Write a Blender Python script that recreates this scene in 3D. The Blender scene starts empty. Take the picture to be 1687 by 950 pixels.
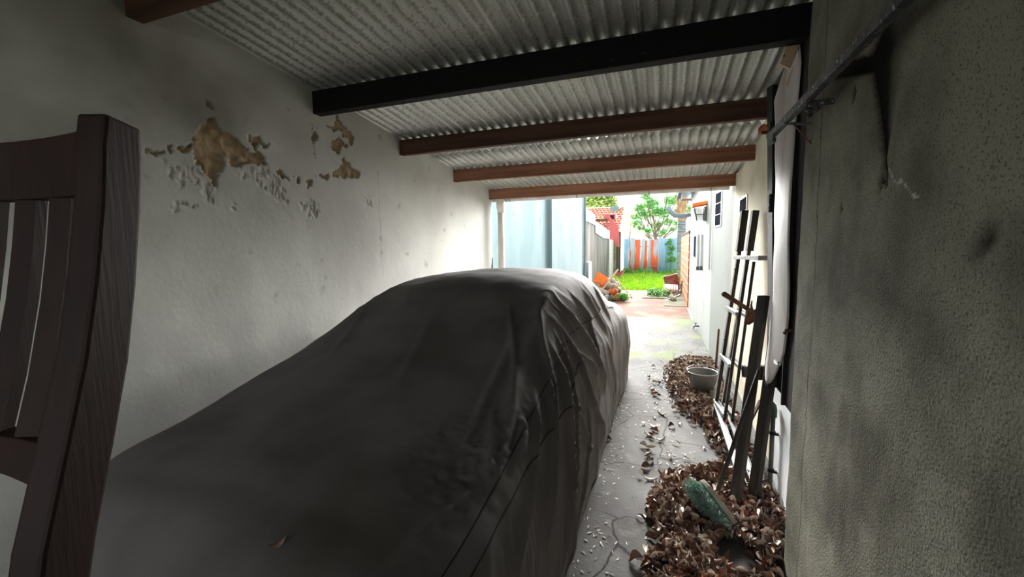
import bpy, bmesh, math, random
import numpy as np
from mathutils import Vector, Matrix, noise as mnoise
random.seed(7); rng = np.random.default_rng(7)
S = bpy.context.scene; COL = S.collection
PI = math.pi
# ------------------------------------------------------------------ camera
F, CX, CY, CH = 693.0, 843.5, 475.0, 1.55
def _v(px, py):
    return Vector((px-CX, -(py-CY), -F)).normalized()
Yc = _v(1095, 405); Xc = -_v(-1103, 435); Xc = (Xc - Yc*Xc.dot(Yc)).normalized(); Zc = Xc.cross(Yc)
R = Matrix((Xc, Yc, Zc))            # camera -> world
EYE = Vector((0, 0, CH))
cd = bpy.data.cameras.new('camera'); cam = bpy.data.objects.new('camera', cd); COL.objects.link(cam)
cam.matrix_world = Matrix.Translation(EYE) @ R.to_4x4()
cd.sensor_fit = 'HORIZONTAL'; cd.sensor_width = 36; cd.lens = 36*F/1687; cd.clip_start = .02
S.camera = cam
# measuring helpers: where the sight line of a photo point meets a real plane
def onz(px, py, z=0.0): r = R @ _v(px, py); return EYE + r*((z-CH)/r.z)
def onx(px, py, x): r = R @ _v(px, py); return EYE + r*(x/r.x)
def ony(px, py, y): r = R @ _v(px, py); return EYE + r*(y/r.y)
# ------------------------------------------------------------------ world, exposure
W = bpy.data.worlds.new('overcast_sky'); S.world = W; W.use_nodes = True
bg = W.node_tree.nodes['Background']; bg.inputs[0].default_value = (.93, .97, 1, 1); bg.inputs[1].default_value = 0.36
S.view_settings.view_transform = 'Standard'; S.view_settings.look = 'None'
S.view_settings.gamma = 1; S.view_settings.use_curve_mapping = False
S.view_settings.exposure = 2.85
# the bright overcast horizon beyond the yard: a very soft, low sun behind cloud
sd = bpy.data.lights.new('cloudy_sun', 'SUN'); sd.energy = 15.0; sd.angle = math.radians(56); sd.color = (1, .985, .96)
sun = bpy.data.objects.new('cloudy_sun', sd); COL.objects.link(sun)
sun.rotation_euler = Vector((-.02, 1, .17)).to_track_quat('Z', 'Y').to_euler()

# ------------------------------------------------------------------ materials
def lin(c):
    return tuple(((x/255)/12.92 if x/255 <= .04045 else ((x/255+.055)/1.055)**2.4) for x in c)+(1,)
def mat(name, rgb, rough=.8, rgb2=None, scale=4, detail=6, bump=0., bscale=None, metal=0., stretch=(1,1,1),
        lo=.4, hi=.6, rgb3=None, scale3=20, lo3=.6, hi3=.75, attr=None, spec=.3, bdist=.01):
    m = bpy.data.materials.new(name); m.use_nodes = True
    n = m.node_tree.nodes; l = m.node_tree.links; b = n['Principled BSDF']
    b.inputs['Roughness'].default_value = rough; b.inputs['Metallic'].default_value = metal
    b.inputs['Specular IOR Level'].default_value = spec
    tc = n.new('ShaderNodeTexCoord'); mp = n.new('ShaderNodeMapping'); mp.inputs['Scale'].default_value = stretch
    l.new(tc.outputs['Object'], mp.inputs[0])
    def noise(sc, dt=detail):
        t = n.new('ShaderNodeTexNoise'); t.inputs['Scale'].default_value = sc; t.inputs['Detail'].default_value = dt
        l.new(mp.outputs[0], t.inputs['Vector']); return t.outputs['Fac']
    def ramp(f, a, bb):
        r = n.new('ShaderNodeMapRange'); r.inputs[1].default_value = a; r.inputs[2].default_value = bb
        l.new(f, r.inputs[0]); return r.outputs[0]
    def mix(f, a, bb, mode='MIX'):
        x = n.new('ShaderNodeMix'); x.data_type = 'RGBA'; x.blend_type = mode
        for i, s in ((0, f), (6, a), (7, bb)):
            if isinstance(s, (tuple, float, int)): x.inputs[i].default_value = s
            else: l.new(s, x.inputs[i])
        return x.outputs[2]
    c = lin(rgb)
    if rgb2: c = mix(ramp(noise(scale), lo, hi), c, lin(rgb2))
    if rgb3: c = mix(ramp(noise(scale3, 3), lo3, hi3), c, lin(rgb3))
    if attr:
        a = n.new('ShaderNodeAttribute'); a.attribute_name = attr
        c = mix(a.outputs['Alpha'], c, a.outputs['Color'])
    if isinstance(c, tuple): b.inputs['Base Color'].default_value = c
    else: l.new(c, b.inputs['Base Color'])
    if bump:
        bp = n.new('ShaderNodeBump'); bp.inputs['Strength'].default_value = bump; bp.inputs['Distance'].default_value = bdist
        l.new(noise(bscale or scale*5, 8), bp.inputs['Height']); l.new(bp.outputs[0], b.inputs['Normal'])
    m['ctx'] = 1
    return m
def brickmat(name, c1, c2, mortar, w, h, msize, axes, scale=1., moss=None):
    m = mat(name, c1, .9, spec=.03); n = m.node_tree.nodes; l = m.node_tree.links; b = n['Principled BSDF']
    tc = n.new('ShaderNodeTexCoord'); sp = n.new('ShaderNodeSeparateXYZ'); cb = n.new('ShaderNodeCombineXYZ')
    l.new(tc.outputs['Object'], sp.inputs[0]); l.new(sp.outputs[axes[0]], cb.inputs[0]); l.new(sp.outputs[axes[1]], cb.inputs[1])
    t = n.new('ShaderNodeTexBrick'); l.new(cb.outputs[0], t.inputs['Vector'])
    t.inputs['Color1'].default_value = lin(c1); t.inputs['Color2'].default_value = lin(c2); t.inputs['Mortar'].default_value = lin(mortar)
    t.inputs['Scale'].default_value = 1; t.inputs['Brick Width'].default_value = w; t.inputs['Row Height'].default_value = h
    t.inputs['Mortar Size'].default_value = msize
    out = t.outputs['Color']
    if moss:
        ns = n.new('ShaderNodeTexNoise'); ns.inputs['Scale'].default_value = 1.6; ns.inputs['Detail'].default_value = 8
        l.new(tc.outputs['Object'], ns.inputs['Vector'])
        r = n.new('ShaderNodeMapRange'); r.inputs[1].default_value = .5; r.inputs[2].default_value = .62; l.new(ns.outputs[0], r.inputs[0])
        x = n.new('ShaderNodeMix'); x.data_type = 'RGBA'; l.new(r.outputs[0], x.inputs[0]); l.new(out, x.inputs[6]); x.inputs[7].default_value = lin(moss)
        out = x.outputs[2]
    l.new(out, b.inputs['Base Color'])
    bp = n.new('ShaderNodeBump'); bp.inputs['Strength'].default_value = .6; bp.inputs['Distance'].default_value = .01; bp.invert = True
    l.new(t.outputs['Fac'], bp.inputs['Height']); l.new(bp.outputs[0], b.inputs['Normal'])
    return m
M = {}
M['plaster_left'] = mat('plaster_left', (205,205,199), .95, (184,183,178), 1.3, 8, .12, 35, lo=.35, hi=.65, attr='Paint', rgb3=(160,158,150), scale3=9, lo3=.66, hi3=.8, spec=.04)
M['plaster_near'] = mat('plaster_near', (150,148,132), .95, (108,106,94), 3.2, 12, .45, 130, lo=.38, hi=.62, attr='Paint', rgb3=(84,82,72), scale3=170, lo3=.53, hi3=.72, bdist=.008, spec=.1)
M['plaster_cream'] = mat('plaster_cream', (224,216,194), .9, (204,197,176), 2.5, 8, .2, 40, spec=.04)
M['plaster_white'] = mat('plaster_white', (170,172,168), .9, (150,152,148), 1.5, 10, .3, 30, stretch=(1,1,.25), lo=.5, hi=.75, rgb3=(96,100,84), scale3=5, lo3=.68, hi3=.82, spec=.03)
M['neighbour'] = mat('neighbour', (122,140,144), .9, (108,128,132), 1.2, 8, .2, 25, stretch=(1,1,.4), rgb3=(70,72,64), scale3=4.5, lo3=.66, hi3=.80, spec=.03)
M['grey_wall'] = mat('grey_wall', (92,90,86), .95, (60,58,55), 2, 10, .5, 20, stretch=(1,1,.2), rgb3=(120,118,112), scale3=1.5, lo3=.55, hi3=.7, spec=.03)
M['backwall'] = mat('backwall', (150,146,136), .95, (120,116,108), 2)
M['white_panel'] = mat('white_panel', (238,240,242), .6, (205,207,208), 3, 5, .1, 30)
M['masonry'] = mat('masonry', (190,180,165), .95, (150,140,125), 18, 6, .8, 50)
M['black_paint'] = mat('black_paint', (20,20,22), .7, (34,32,31), 8, 6, .2, 60)
M['black_beam'] = mat('black_beam', (12,12,15), .8, (18,17,18), 3, 6, .3, 50, stretch=(.3,3,3), rgb3=(120,112,105), scale3=60, lo3=.72, hi3=.78)
M['post_wood'] = mat('post_wood', (52,44,38), .8, (34,30,28), 3, 6, .4, 40, stretch=(3,3,.3))
M['beam_wood'] = mat('beam_wood', (150,106,84), .75, (122,82,62), 3, 8, .25, 30, stretch=(.35,3,6), rgb3=(62,36,26), scale3=5, lo3=.7, hi3=.76)
M['beam_wood_dark'] = mat('beam_wood_dark', (98,68,54), .75, (74,50,40), 3, 8, .25, 30, stretch=(.35,3,6), rgb3=(45,28,22), scale3=5, lo3=.7, hi3=.76)
M['zinc'] = mat('zinc', (206,208,204), .45, (190,192,187), 2.2, 6, .02, 60, metal=.4, stretch=(1,.7,1), rgb3=(150,150,142), scale3=70, lo3=.6, hi3=.68, spec=.5)
def zinc_lines(m):
    n = m.node_tree.nodes; l = m.node_tree.links; b = n['Principled BSDF']; src = b.inputs['Base Color'].links[0].from_socket
    tc = n['Texture Coordinate']; sp = n.new('ShaderNodeSeparateXYZ'); l.new(tc.outputs['Object'], sp.inputs[0])
    def mth(op, a, c=None):
        x = n.new('ShaderNodeMath'); x.operation = op
        for i, v in enumerate((a, c)):
            if v is None: continue
            if isinstance(v, (int, float)): x.inputs[i].default_value = v
            else: l.new(v, x.inputs[i])
        return x.outputs[0]
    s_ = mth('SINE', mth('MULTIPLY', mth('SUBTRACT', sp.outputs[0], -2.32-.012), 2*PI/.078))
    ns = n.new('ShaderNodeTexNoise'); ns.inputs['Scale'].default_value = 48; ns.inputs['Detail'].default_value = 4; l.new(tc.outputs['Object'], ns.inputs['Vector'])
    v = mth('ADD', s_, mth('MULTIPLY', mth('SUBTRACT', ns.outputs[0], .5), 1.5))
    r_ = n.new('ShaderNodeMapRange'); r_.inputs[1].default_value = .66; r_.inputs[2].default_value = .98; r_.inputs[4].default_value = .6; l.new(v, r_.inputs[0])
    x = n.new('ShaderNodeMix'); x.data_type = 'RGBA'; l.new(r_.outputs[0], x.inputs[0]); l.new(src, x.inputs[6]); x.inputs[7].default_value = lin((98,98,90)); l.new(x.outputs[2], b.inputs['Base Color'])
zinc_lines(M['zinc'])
M['zinc_old'] = mat('zinc_old', (150,165,178), .6, (120,138,150), 1.5, 6, .1, 20, metal=.2)
M['blue_sheet'] = mat('blue_sheet', (150,186,208), .7, (130,164,188), 2, 8, .1, 20, stretch=(2,2,.3))
M['orange_sheet'] = mat('orange_sheet', (222,104,70), .75, (160,172,182), 1.3, 6, .1, 20, stretch=(1.5,1.5,.35), lo=.5, hi=.54)
M['grey_sheet'] = mat('grey_sheet', (168,176,182), .75, (205,95,55), 1.4, 6, .1, 20, stretch=(1.5,1.5,.4), lo=.58, hi=.62)
M['cover'] = mat('cover', (116,112,111), .8, (101,97,97), 2.5, 6, .22, 300, rgb3=(84,82,70), scale3=1.3, lo3=.6, hi3=.8, spec=.1, bdist=.004)
M['seam'] = mat('seam', (52,49,48), .9)
M['rubber'] = mat('rubber', (25,25,26), .85, bump=.3, bscale=60)
M['chair_wood'] = mat('chair_wood', (46,25,18), .6, (33,18,14), 9, 8, .1, 40, stretch=(5,5,.35), spec=.2, lo=.3, hi=.7)
M['table_wood'] = mat('table_wood', (90,62,44), .6, (70,46,34), 3, 6, .1, 20, stretch=(.4,4,4))
M['dark_wood'] = mat('dark_wood', (70,64,58), .8, (50,45,41), 4, 8, .4, 40, stretch=(3,3,.35), rgb3=(105,98,88), scale3=30, lo3=.66, hi3=.74)
M['brown_wood'] = mat('brown_wood', (98,76,58), .8, (70,52,40), 4, 8, .3, 40, stretch=(3,3,.4))
M['pale_wood'] = mat('pale_wood', (205,176,146), .8, (182,148,118), 4, 6, .2, 40, rgb3=(92,62,42), scale3=24, lo3=.7, hi3=.74)
M['veneer'] = mat('veneer', (206,200,198), .5, (168,156,150), 2.2, 8, .1, 20, stretch=(3,3,.5), lo=.42, hi=.66, spec=.6, rgb3=(92,76,66), scale3=5, lo3=.66, hi3=.8)
M['alu'] = mat('alu', (158,160,160), .55, (138,139,139), 6, 4, metal=.3)
M['steel'] = mat('steel', (88,88,90), .5, (60,60,62), 18, 6, .4, 90, metal=.5, rgb3=(190,188,184), scale3=80, lo3=.62, hi3=.7)
M['rust'] = mat('rust', (108,70,54), .85, (76,48,38), 12, 6, .5, 50)
M['rust_pink'] = mat('rust_pink', (150,100,92), .85, (120,70,62), 6, 6, .4, 30)
M['pipe_grey'] = mat('pipe_grey', (92,95,92), .6, (74,76,74), 5)
M['pipe_green'] = mat('pipe_green', (52,74,64), .5)
M['pipe_white'] = mat('pipe_white', (240,236,228), .6, (228,222,212), 3)
M['gutter'] = mat('gutter', (206,208,208), .5, (186,186,182), 4)
M['bristle'] = mat('bristle', (150,176,164), .6, (104,136,124), 30)
M['leaf'] = None
M['bucket'] = mat('bucket', (124,126,124), .6, (100,100,97), 6, 6, .3, 40, metal=.35)
M['stone'] = mat('stone', (188,182,170), .9, (150,144,132), 6, 8, .6, 30)
M['red_plastic'] = mat('red_plastic', (214,40,44), .5)
M['terracotta'] = mat('terracotta', (196,104,62), .85, (160,84,52), 8, 6, .4, 40)
M['orange_tile'] = mat('orange_tile', (232,120,50), .8, (214,102,44), 8)
M['roof_tile'] = None
M['red_paint'] = mat('red_paint', (188,84,88), .8, (172,94,98), 5, 6, .2, 20)
M['glass_dark'] = mat('glass_dark', (40,46,56), .9, spec=0)
M['glass_lamp'] = mat('glass_lamp', (215,222,220), .2, spec=.6)
M['bark'] = mat('bark', (128,118,104), .9, (98,88,76), 6, 8, .8, 20, stretch=(1,1,.4))
M['palm'] = mat('palm', (150,158,164), .9, (116,122,126), 9, 8, .8, 20, stretch=(.3,.3,3))
M['palm_fibre'] = mat('palm_fibre', (186,158,124), .9, (140,112,84), 9, 8, .8, 20, stretch=(3,3,.4))
for k, (a, b_) in dict(leaf_green=((150,196,130),(120,178,110)), leaf_lime=((178,196,110),(140,176,90)), leaf_dark=((110,138,74),(140,158,84)), vine=((84,150,70),(104,170,76)), grass=((168,204,62),(138,184,52))).items():
    M[k] = mat(k, a, .8, b_, 3, 4)
    M[k].node_tree.nodes['Principled BSDF'].inputs['Subsurface Weight'].default_value = 0
def leafmat(name, c1, c2, c3):
    m = mat(name, c1, .55, c2, 2.0, 3, .2, 40, spec=.4); return m
LEAF = [leafmat('dry_leaf_dark', (104,80,70), (76,56,48), None), leafmat('dry_leaf_brown', (142,112,96), (112,84,70), None),
        leafmat('dry_leaf_pale', (206,194,182), (172,156,142), None), leafmat('dry_leaf_orange', (158,96,62), (122,78,56), None)]
# floor materials -------------------------------------------------
def concrete():
    m = mat('concrete', (98,97,95), .85, (80,78,76), 1.6, 10, .25, 50, rgb3=(120,118,114), scale3=6, lo3=.6, hi3=.8, spec=.08)
    n = m.node_tree.nodes; l = m.node_tree.links; b = n['Principled BSDF']
    src = b.inputs['Base Color'].links[0].from_socket
    tc = n['Texture Coordinate']
    ns = n.new('ShaderNodeTexNoise'); ns.inputs['Scale'].default_value = 3; ns.inputs['Detail'].default_value = 6; l.new(tc.outputs['Object'], ns.inputs['Vector'])
    ad = n.new('ShaderNodeMix'); ad.data_type = 'VECTOR'; ad.inputs[0].default_value = .16; l.new(tc.outputs['Object'], ad.inputs[4]); l.new(ns.outputs['Color'], ad.inputs[5])
    vo = n.new('ShaderNodeTexVoronoi'); vo.feature = 'DISTANCE_TO_EDGE'; vo.inputs['Scale'].default_value = 2.3; l.new(ad.outputs[1], vo.inputs['Vector'])
    r = n.new('ShaderNodeMapRange'); r.inputs[1].default_value = .006; r.inputs[2].default_value = .014; r.inputs[3].default_value = 1; r.inputs[4].default_value = 0; l.new(vo.outputs[0], r.inputs[0])
    n2 = n.new('ShaderNodeTexNoise'); n2.inputs['Scale'].default_value = .9; l.new(tc.outputs['Object'], n2.inputs['Vector'])
    r2 = n.new('ShaderNodeMapRange'); r2.inputs[1].default_value = .40; r2.inputs[2].default_value = .47; l.new(n2.outputs[0], r2.inputs[0])
    mu = n.new('ShaderNodeMath'); mu.operation = 'MULTIPLY'; l.new(r.outputs[0], mu.inputs[0]); l.new(r2.outputs[0], mu.inputs[1])
    x = n.new('ShaderNodeMix'); x.data_type = 'RGBA'; l.new(mu.outputs[0], x.inputs[0]); l.new(src, x.inputs[6]); x.inputs[7].default_value = lin((46,43,42))
    # moss outside the roof, in patches that stay where they grow
    sp = n.new('ShaderNodeSeparateXYZ'); l.new(tc.outputs['Object'], sp.inputs[0])
    my = n.new('ShaderNodeMapRange'); my.inputs[1].default_value = 5.0; my.inputs[2].default_value = 6.2; l.new(sp.outputs[1], my.inputs[0])
    n3 = n.new('ShaderNodeTexNoise'); n3.inputs['Scale'].default_value = 1.5; n3.inputs['Detail'].default_value = 8; l.new(tc.outputs['Object'], n3.inputs['Vector'])
    r3 = n.new('ShaderNodeMapRange'); r3.inputs[1].default_value = .48; r3.inputs[2].default_value = .68; l.new(n3.outputs[0], r3.inputs[0])
    mm = n.new('ShaderNodeMath'); mm.operation = 'MULTIPLY'; l.new(my.outputs[0], mm.inputs[0]); l.new(r3.outputs[0], mm.inputs[1])
    x2 = n.new('ShaderNodeMix'); x2.data_type = 'RGBA'; l.new(mm.outputs[0], x2.inputs[0]); l.new(x.outputs[2], x2.inputs[6]); x2.inputs[7].default_value = lin((92,108,48))
    l.new(x2.outputs[2], b.inputs['Base Color'])
    return m
M['concrete'] = concrete()
M['pavers'] = brickmat('pavers', (128,84,74), (114,74,66), (92,92,76), .42, .42, .012, (0,1), moss=(110,107,90))
M['slab'] = mat('slab', (108,107,95), .9, (92,96,72), 2, 8, .3, 30, spec=.03)
M['roof_tile'] = brickmat('roof_tile', (176,98,74), (150,80,62), (226,196,176), .24, .16, .02, (0,2))  # pale joint colour paints in the whitish highlights between the tiles
M['brick'] = brickmat('brick', (196,112,62), (176,96,54), (226,212,196), .33, .20, .012, (1,2))
M['soil'] = mat('soil', (120,132,62), .95, (104,112,56), 3)
for m_ in M.values():
    pass

# ------------------------------------------------------------------ mesh helpers
def link(name, me, mats, parent=None, loc=None):
    o = bpy.data.objects.new(name, me); COL.objects.link(o)
    for m_ in (mats if isinstance(mats, (list, tuple)) else [mats]): me.materials.append(m_)
    if parent is not None:
        o.parent = parent
        me.transform(Matrix.Translation(-parent.location)) if parent.get('world_verts') else None
    return o
def obj(name, bm, m, parent=None, smooth=False, piv=None):
    me = bpy.data.meshes.new(name); bm.to_mesh(me); bm.free()
    if smooth:
        for p in me.polygons: p.use_smooth = True
    if parent is not None:
        wl = parent.get('_w'); off = Vector(parent['_w']) if wl is not None else Vector((0,0,0))
        me.transform(Matrix.Translation(-off))
    elif piv is not None:
        me.transform(Matrix.Translation(-Vector(piv)))
    o = bpy.data.objects.new(name, me); COL.objects.link(o)
    for m_ in (m if isinstance(m, (list, tuple)) else [m]): me.materials.append(m_)
    if parent is not None: o.parent = parent; o['_w'] = parent['_w'] if parent.get('_w') is not None else (0,0,0)
    elif piv is not None: o.location = piv; o['_w'] = tuple(piv)
    else: o['_w'] = (0.,0.,0.)
    return o
def thing(name, label, cat, loc=(0,0,0), group=None):
    o = bpy.data.objects.new(name, None); COL.objects.link(o); o.location = loc; o['_w'] = tuple(loc)
    o.empty_display_size = .1
    o['label'] = label; o['category'] = cat
    if group: o['group'] = group
    return o
def tag(o, label, cat, group=None, kind=None):
    o['label'] = label; o['category'] = cat
    if group: o['group'] = group
    if kind: o['kind'] = kind
    return o
def struct(name, bm, m, smooth=False):
    o = obj(name, bm, m, smooth=smooth); o['kind'] = 'structure'; return o
def B(): return bmesh.new()
def box(bm, lo, hi, bev=0., mi=0):
    lo = Vector(lo); hi = Vector(hi); c = (lo+hi)/2; s = hi-lo
    r = bmesh.ops.create_cube(bm, size=1, matrix=Matrix.Translation(c) @ Matrix.Diagonal((s.x, s.y, s.z, 1)))
    if bev: bev_(bm, r['verts'], bev)
    return r['verts']
def bev_(bm, verts, w):
    es = list({e for v in verts for e in v.link_edges})
    bmesh.ops.bevel(bm, geom=es, offset=w, segments=2, profile=.6, affect='EDGES')
def bar(bm, a, b, w, h, up=(0,0,1), bev=0.):
    """rectangular bar from a to b, h measured along up, w across"""
    a = Vector(a); b = Vector(b); d = b-a; L = d.length; z = d.normalized(); u = Vector(up); y = (u-z*u.dot(z)).normalized(); x = y.cross(z)
    m = Matrix((x, y, z)).transposed().to_4x4(); m.translation = (a+b)/2
    r = bmesh.ops.create_cube(bm, size=1, matrix=m @ Matrix.Diagonal((w, h, L, 1)))
    if bev: bev_(bm, r['verts'], bev)
def tube(bm, pts, r, seg=10, caps=True):
    pts = [Vector(p) for p in pts]; rs = r if isinstance(r, (list, tuple)) else [r]*len(pts)
    rings = []; prev = None
    for i, p in enumerate(pts):
        t = (pts[min(i+1, len(pts)-1)]-pts[max(i-1, 0)]).normalized()
        if prev is None:
            u = t.orthogonal().normalized()
        else: u = (prev-t*prev.dot(t)).normalized()
        prev = u; w = t.cross(u)
        rings.append([bm.verts.new(p+(u*math.cos(2*PI*k/seg)+w*math.sin(2*PI*k/seg))*rs[i]) for k in range(seg)])
    for a, b in zip(rings, rings[1:]):
        for k in range(seg): bm.faces.new((a[k], a[(k+1)%seg], b[(k+1)%seg], b[k]))
    if caps: bm.faces.new(rings[0][::-1]); bm.faces.new(rings[-1])
def lathe(bm, prof, c, seg=32, axis=(0,0,1), closed=False):
    c = Vector(c); ax = Vector(axis).normalized(); u = ax.orthogonal().normalized(); w = ax.cross(u)
    rings = [[bm.verts.new(c+ax*z+(u*math.cos(2*PI*k/seg)+w*math.sin(2*PI*k/seg))*max(r, 1e-4)) for k in range(seg)] for r, z in prof]
    for a, b in zip(rings, rings[1:]):
        for k in range(seg): bm.faces.new((a[k], a[(k+1)%seg], b[(k+1)%seg], b[k]))
    return rings
def prism(bm, poly, thick):
    """closed prism: poly = list of 3D points, thick = extrusion vector"""
    t = Vector(thick); a = [bm.verts.new(Vector(p)) for p in poly]; b = [bm.verts.new(Vector(p)+t) for p in poly]
    bm.faces.new(a); bm.faces.new(b[::-1]); n = len(a)
    for i in range(n): bm.faces.new((a[i], b[i], b[(i+1)%n], a[(i+1)%n]))
    bmesh.ops.recalc_face_normals(bm, faces=bm.faces[:])
def sweep(bm, path, w, t, side, closed=True):
    """rectangular ribbon swept along path; side = width direction"""
    path = [Vector(p) for p in path]; s = Vector(side).normalized(); rings = []
    for i, p in enumerate(path):
        d = (path[min(i+1, len(path)-1)]-path[max(i-1, 0)]).normalized(); nrm = d.cross(s).normalized()
        ww = w[i] if isinstance(w, (list, tuple)) else w; tt = t[i] if isinstance(t, (list, tuple)) else t
        rings.append([bm.verts.new(p+s*a*ww/2+nrm*b*tt/2) for a, b in ((-1,-1),(1,-1),(1,1),(-1,1))])
    for a, b in zip(rings, rings[1:]):
        for k in range(4): bm.faces.new((a[k], a[(k+1)%4], b[(k+1)%4], b[k]))
    bm.faces.new(rings[0][::-1]); bm.faces.new(rings[-1])
    bmesh.ops.recalc_face_normals(bm, faces=bm.faces[:])
# numpy value noise
_tab = rng.random((256, 256))
def vn(x, y):
    xi = np.floor(x).astype(int); yi = np.floor(y).astype(int); fx = x-xi; fy = y-yi
    fx = fx*fx*(3-2*fx); fy = fy*fy*(3-2*fy); g = lambda a, b: _tab[a % 256, b % 256]
    return (g(xi,yi)*(1-fx)+g(xi+1,yi)*fx)*(1-fy)+(g(xi,yi+1)*(1-fx)+g(xi+1,yi+1)*fx)*fy
def fbm(x, y, o=4):
    s = 0; a = 1; t = 0
    for i in range(o): s = s+a*vn(x*2**i+17*i, y*2**i+31*i); t += a; a *= .5
    return s/t
def inpoly(Y, Z, poly):
    res = np.zeros(Y.shape, bool); n = len(poly)
    for i in range(n):
        y1, z1 = poly[i]; y2, z2 = poly[(i+1) % n]
        c = ((z1 > Z) != (z2 > Z)) & (Y < (y2-y1)*(Z-z1)/(z2-z1+1e-12)+y1); res ^= c
    return res
def grid_mesh(name, P, m, attr=None, closed=None):
    """P: (n,m,3) points -> smooth grid"""
    n, k = P.shape[:2]; me = bpy.data.meshes.new(name)
    idx = np.arange(n*k).reshape(n, k)
    q = np.stack([idx[:-1,:-1], idx[1:,:-1], idx[1:,1:], idx[:-1,1:]], -1).reshape(-1, 4)
    me.vertices.add(n*k); me.vertices.foreach_set('co', P.reshape(-1).astype(np.float32))
    me.loops.add(q.size); me.loops.foreach_set('vertex_index', q.reshape(-1).astype(np.int32))
    me.polygons.add(len(q)); me.polygons.foreach_set('loop_start', np.arange(0, q.size, 4, dtype=np.int32)); me.polygons.foreach_set('loop_total', np.full(len(q), 4, np.int32))
    me.polygons.foreach_set('use_smooth', np.ones(len(q), bool))
    me.update(); me.validate()
    if attr is not None:
        a = me.color_attributes.new('Paint', 'FLOAT_COLOR', 'POINT'); a.data.foreach_set('color', attr.reshape(-1).astype(np.float32))
    o = bpy.data.objects.new(name, me); COL.objects.link(o); me.materials.append(m); o['_w'] = (0.,0.,0.)
    return o
def axis(lo, hi, step, flo, fhi, fstep):
    return np.unique(np.round(np.concatenate([np.arange(lo, flo, step), np.arange(flo, fhi, fstep), np.arange(fhi, hi, step), [hi]]), 5))

# ================================================================== THE SETTING
XL = -2.3                                     # left wall face
XN = .56; YN = 2.18                           # near right wall face and its end
def roof_z(y): return 2.362+(5.45-y)*.092     # underside of the sheets
def wall_x(y):                                # right hand wall face farther on
    pts = [(2.1,.70),(3.05,.73),(5.2,.77),(6.6,.632),(12,.575),(16,.56)]
    for (a, xa), (b, xb) in zip(pts, pts[1:]):
        if y <= b: return xa+(xb-xa)*(y-a)/(b-a)
    return .56
# floor
bm = B(); box(bm, (-2.9,-1.8,-.12), (1.2,9.55,0)); struct('floor', bm, M['concrete'])
# left wall: real recesses where the plaster has fallen
crop = lambda pts, s=3.393, ox=200, oy=140: [tuple(onx(ox+a/s, oy+b/s, XL).yz) for a, b in pts]
bare = [crop(p) for p in [
 [(470,200),(520,195),(550,225),(560,260),(600,270),(640,280),(665,320),(700,350),(730,380),(770,370),(800,400),(815,450),(760,445),(700,440),(650,460),(610,460),(600,400),(575,400),(580,450),(545,500),(530,570),(510,560),(490,500),(470,470),(450,440),(430,440),(405,410),(400,340),(410,270),(440,240)],
 [(700,270),(740,275),(790,310),(835,345),(790,340),(755,340),(750,370),(735,365),(725,310),(700,300)],
 [(460,65),(480,85),(520,135),(505,140),(475,105)], [(865,470),(900,480),(940,525),(890,520)],
 [(1060,290),(1090,265),(1105,285),(1095,315),(1065,325)],
 [(1185,150),(1220,200),(1260,240),(1300,290),(1295,330),(1275,335),(1270,290),(1240,290),(1210,240),(1195,260),(1150,240),(1180,225),(1200,200)],
 [(1180,310),(1230,295),(1275,350),(1240,345),(1210,385),(1175,350)],
 [(1245,400),(1265,430),(1290,460),(1330,490),(1325,525),(1260,520),(1180,515),(1200,470),(1230,450)],
 [(1115,500),(1160,500),(1160,525),(1115,525)], [(1035,530),(1065,520),(1060,560),(1035,580)], [(270,345),(290,335),(290,370),(270,375)],
 [(320,335),(390,335),(400,370),(340,365)], [(150,368),(235,362),(235,380),(150,385)], [(975,520),(990,525),(985,550),(972,545)]]]
scrape = [crop(p) for p in [
 [(250,450),(300,460),(300,520),(250,500)], [(320,470),(420,450),(480,500),(520,560),(520,660),(460,650),(450,560),(330,540)],
 [(650,470),(820,460),(900,560),(930,660),(880,640),(820,620),(780,560),(700,520)], [(270,700),(330,620),(350,660),(430,680),(300,690)],
 [(1000,660),(1070,640),(1100,720),(1060,735),(1010,700)], [(1350,640),(1400,640),(1400,680),(1350,670)], [(610,660),(640,670),(645,710),(620,690)]]]
ys = axis(-1.6, 5.55, .05, 1.2, 3.3, .0075); zs = axis(0, 2.96, .05, 1.72, 2.52, .0075)
Y, Z = np.meshgrid(ys, zs, indexing='ij')
wy = (fbm(Y*30, Z*30, 4)-.5)*.055; wz = (fbm(Y*30+50, Z*30+9, 4)-.5)*.055
bm_ = np.zeros(Y.shape, bool); sm_ = np.zeros(Y.shape, bool)
for p in bare: bm_ |= inpoly(Y+wy, Z+wz, p)
for p in scrape: sm_ |= inpoly(Y+wy*1.6, Z+wz*1.6, p)
n1 = fbm(Y*25, Z*25, 4); n2 = fbm(Y*95, Z*45, 3)
sm_ &= ~bm_; sm_ &= (n2 > .42)
dep = np.zeros(Y.shape); dep[bm_] = .012+.012*(n1[bm_]-.5)*2; dep[sm_] = .001+.006*n2[sm_]
dep += (fbm(Y*2.2, Z*2.2, 3)-.5)*.012+(fbm(Y*9, Z*9, 3)-.5)*.003
lip = (fbm(Y*6+8, Z*6, 2) > .6)
A = np.zeros(Y.shape+(4,)); sand = np.array(lin((170,150,122))); sand2 = np.array(lin((146,126,100))); gr = np.array(lin((150,142,134)))
t = np.clip((n1-.4)*4, 0, 1)[..., None]
A[bm_] = (sand*t+sand2*(1-t))[bm_]; A[sm_] = gr; A[sm_, 3] = .9*np.clip((n2[sm_]-.45)*2.4, 0, 1)
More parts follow.
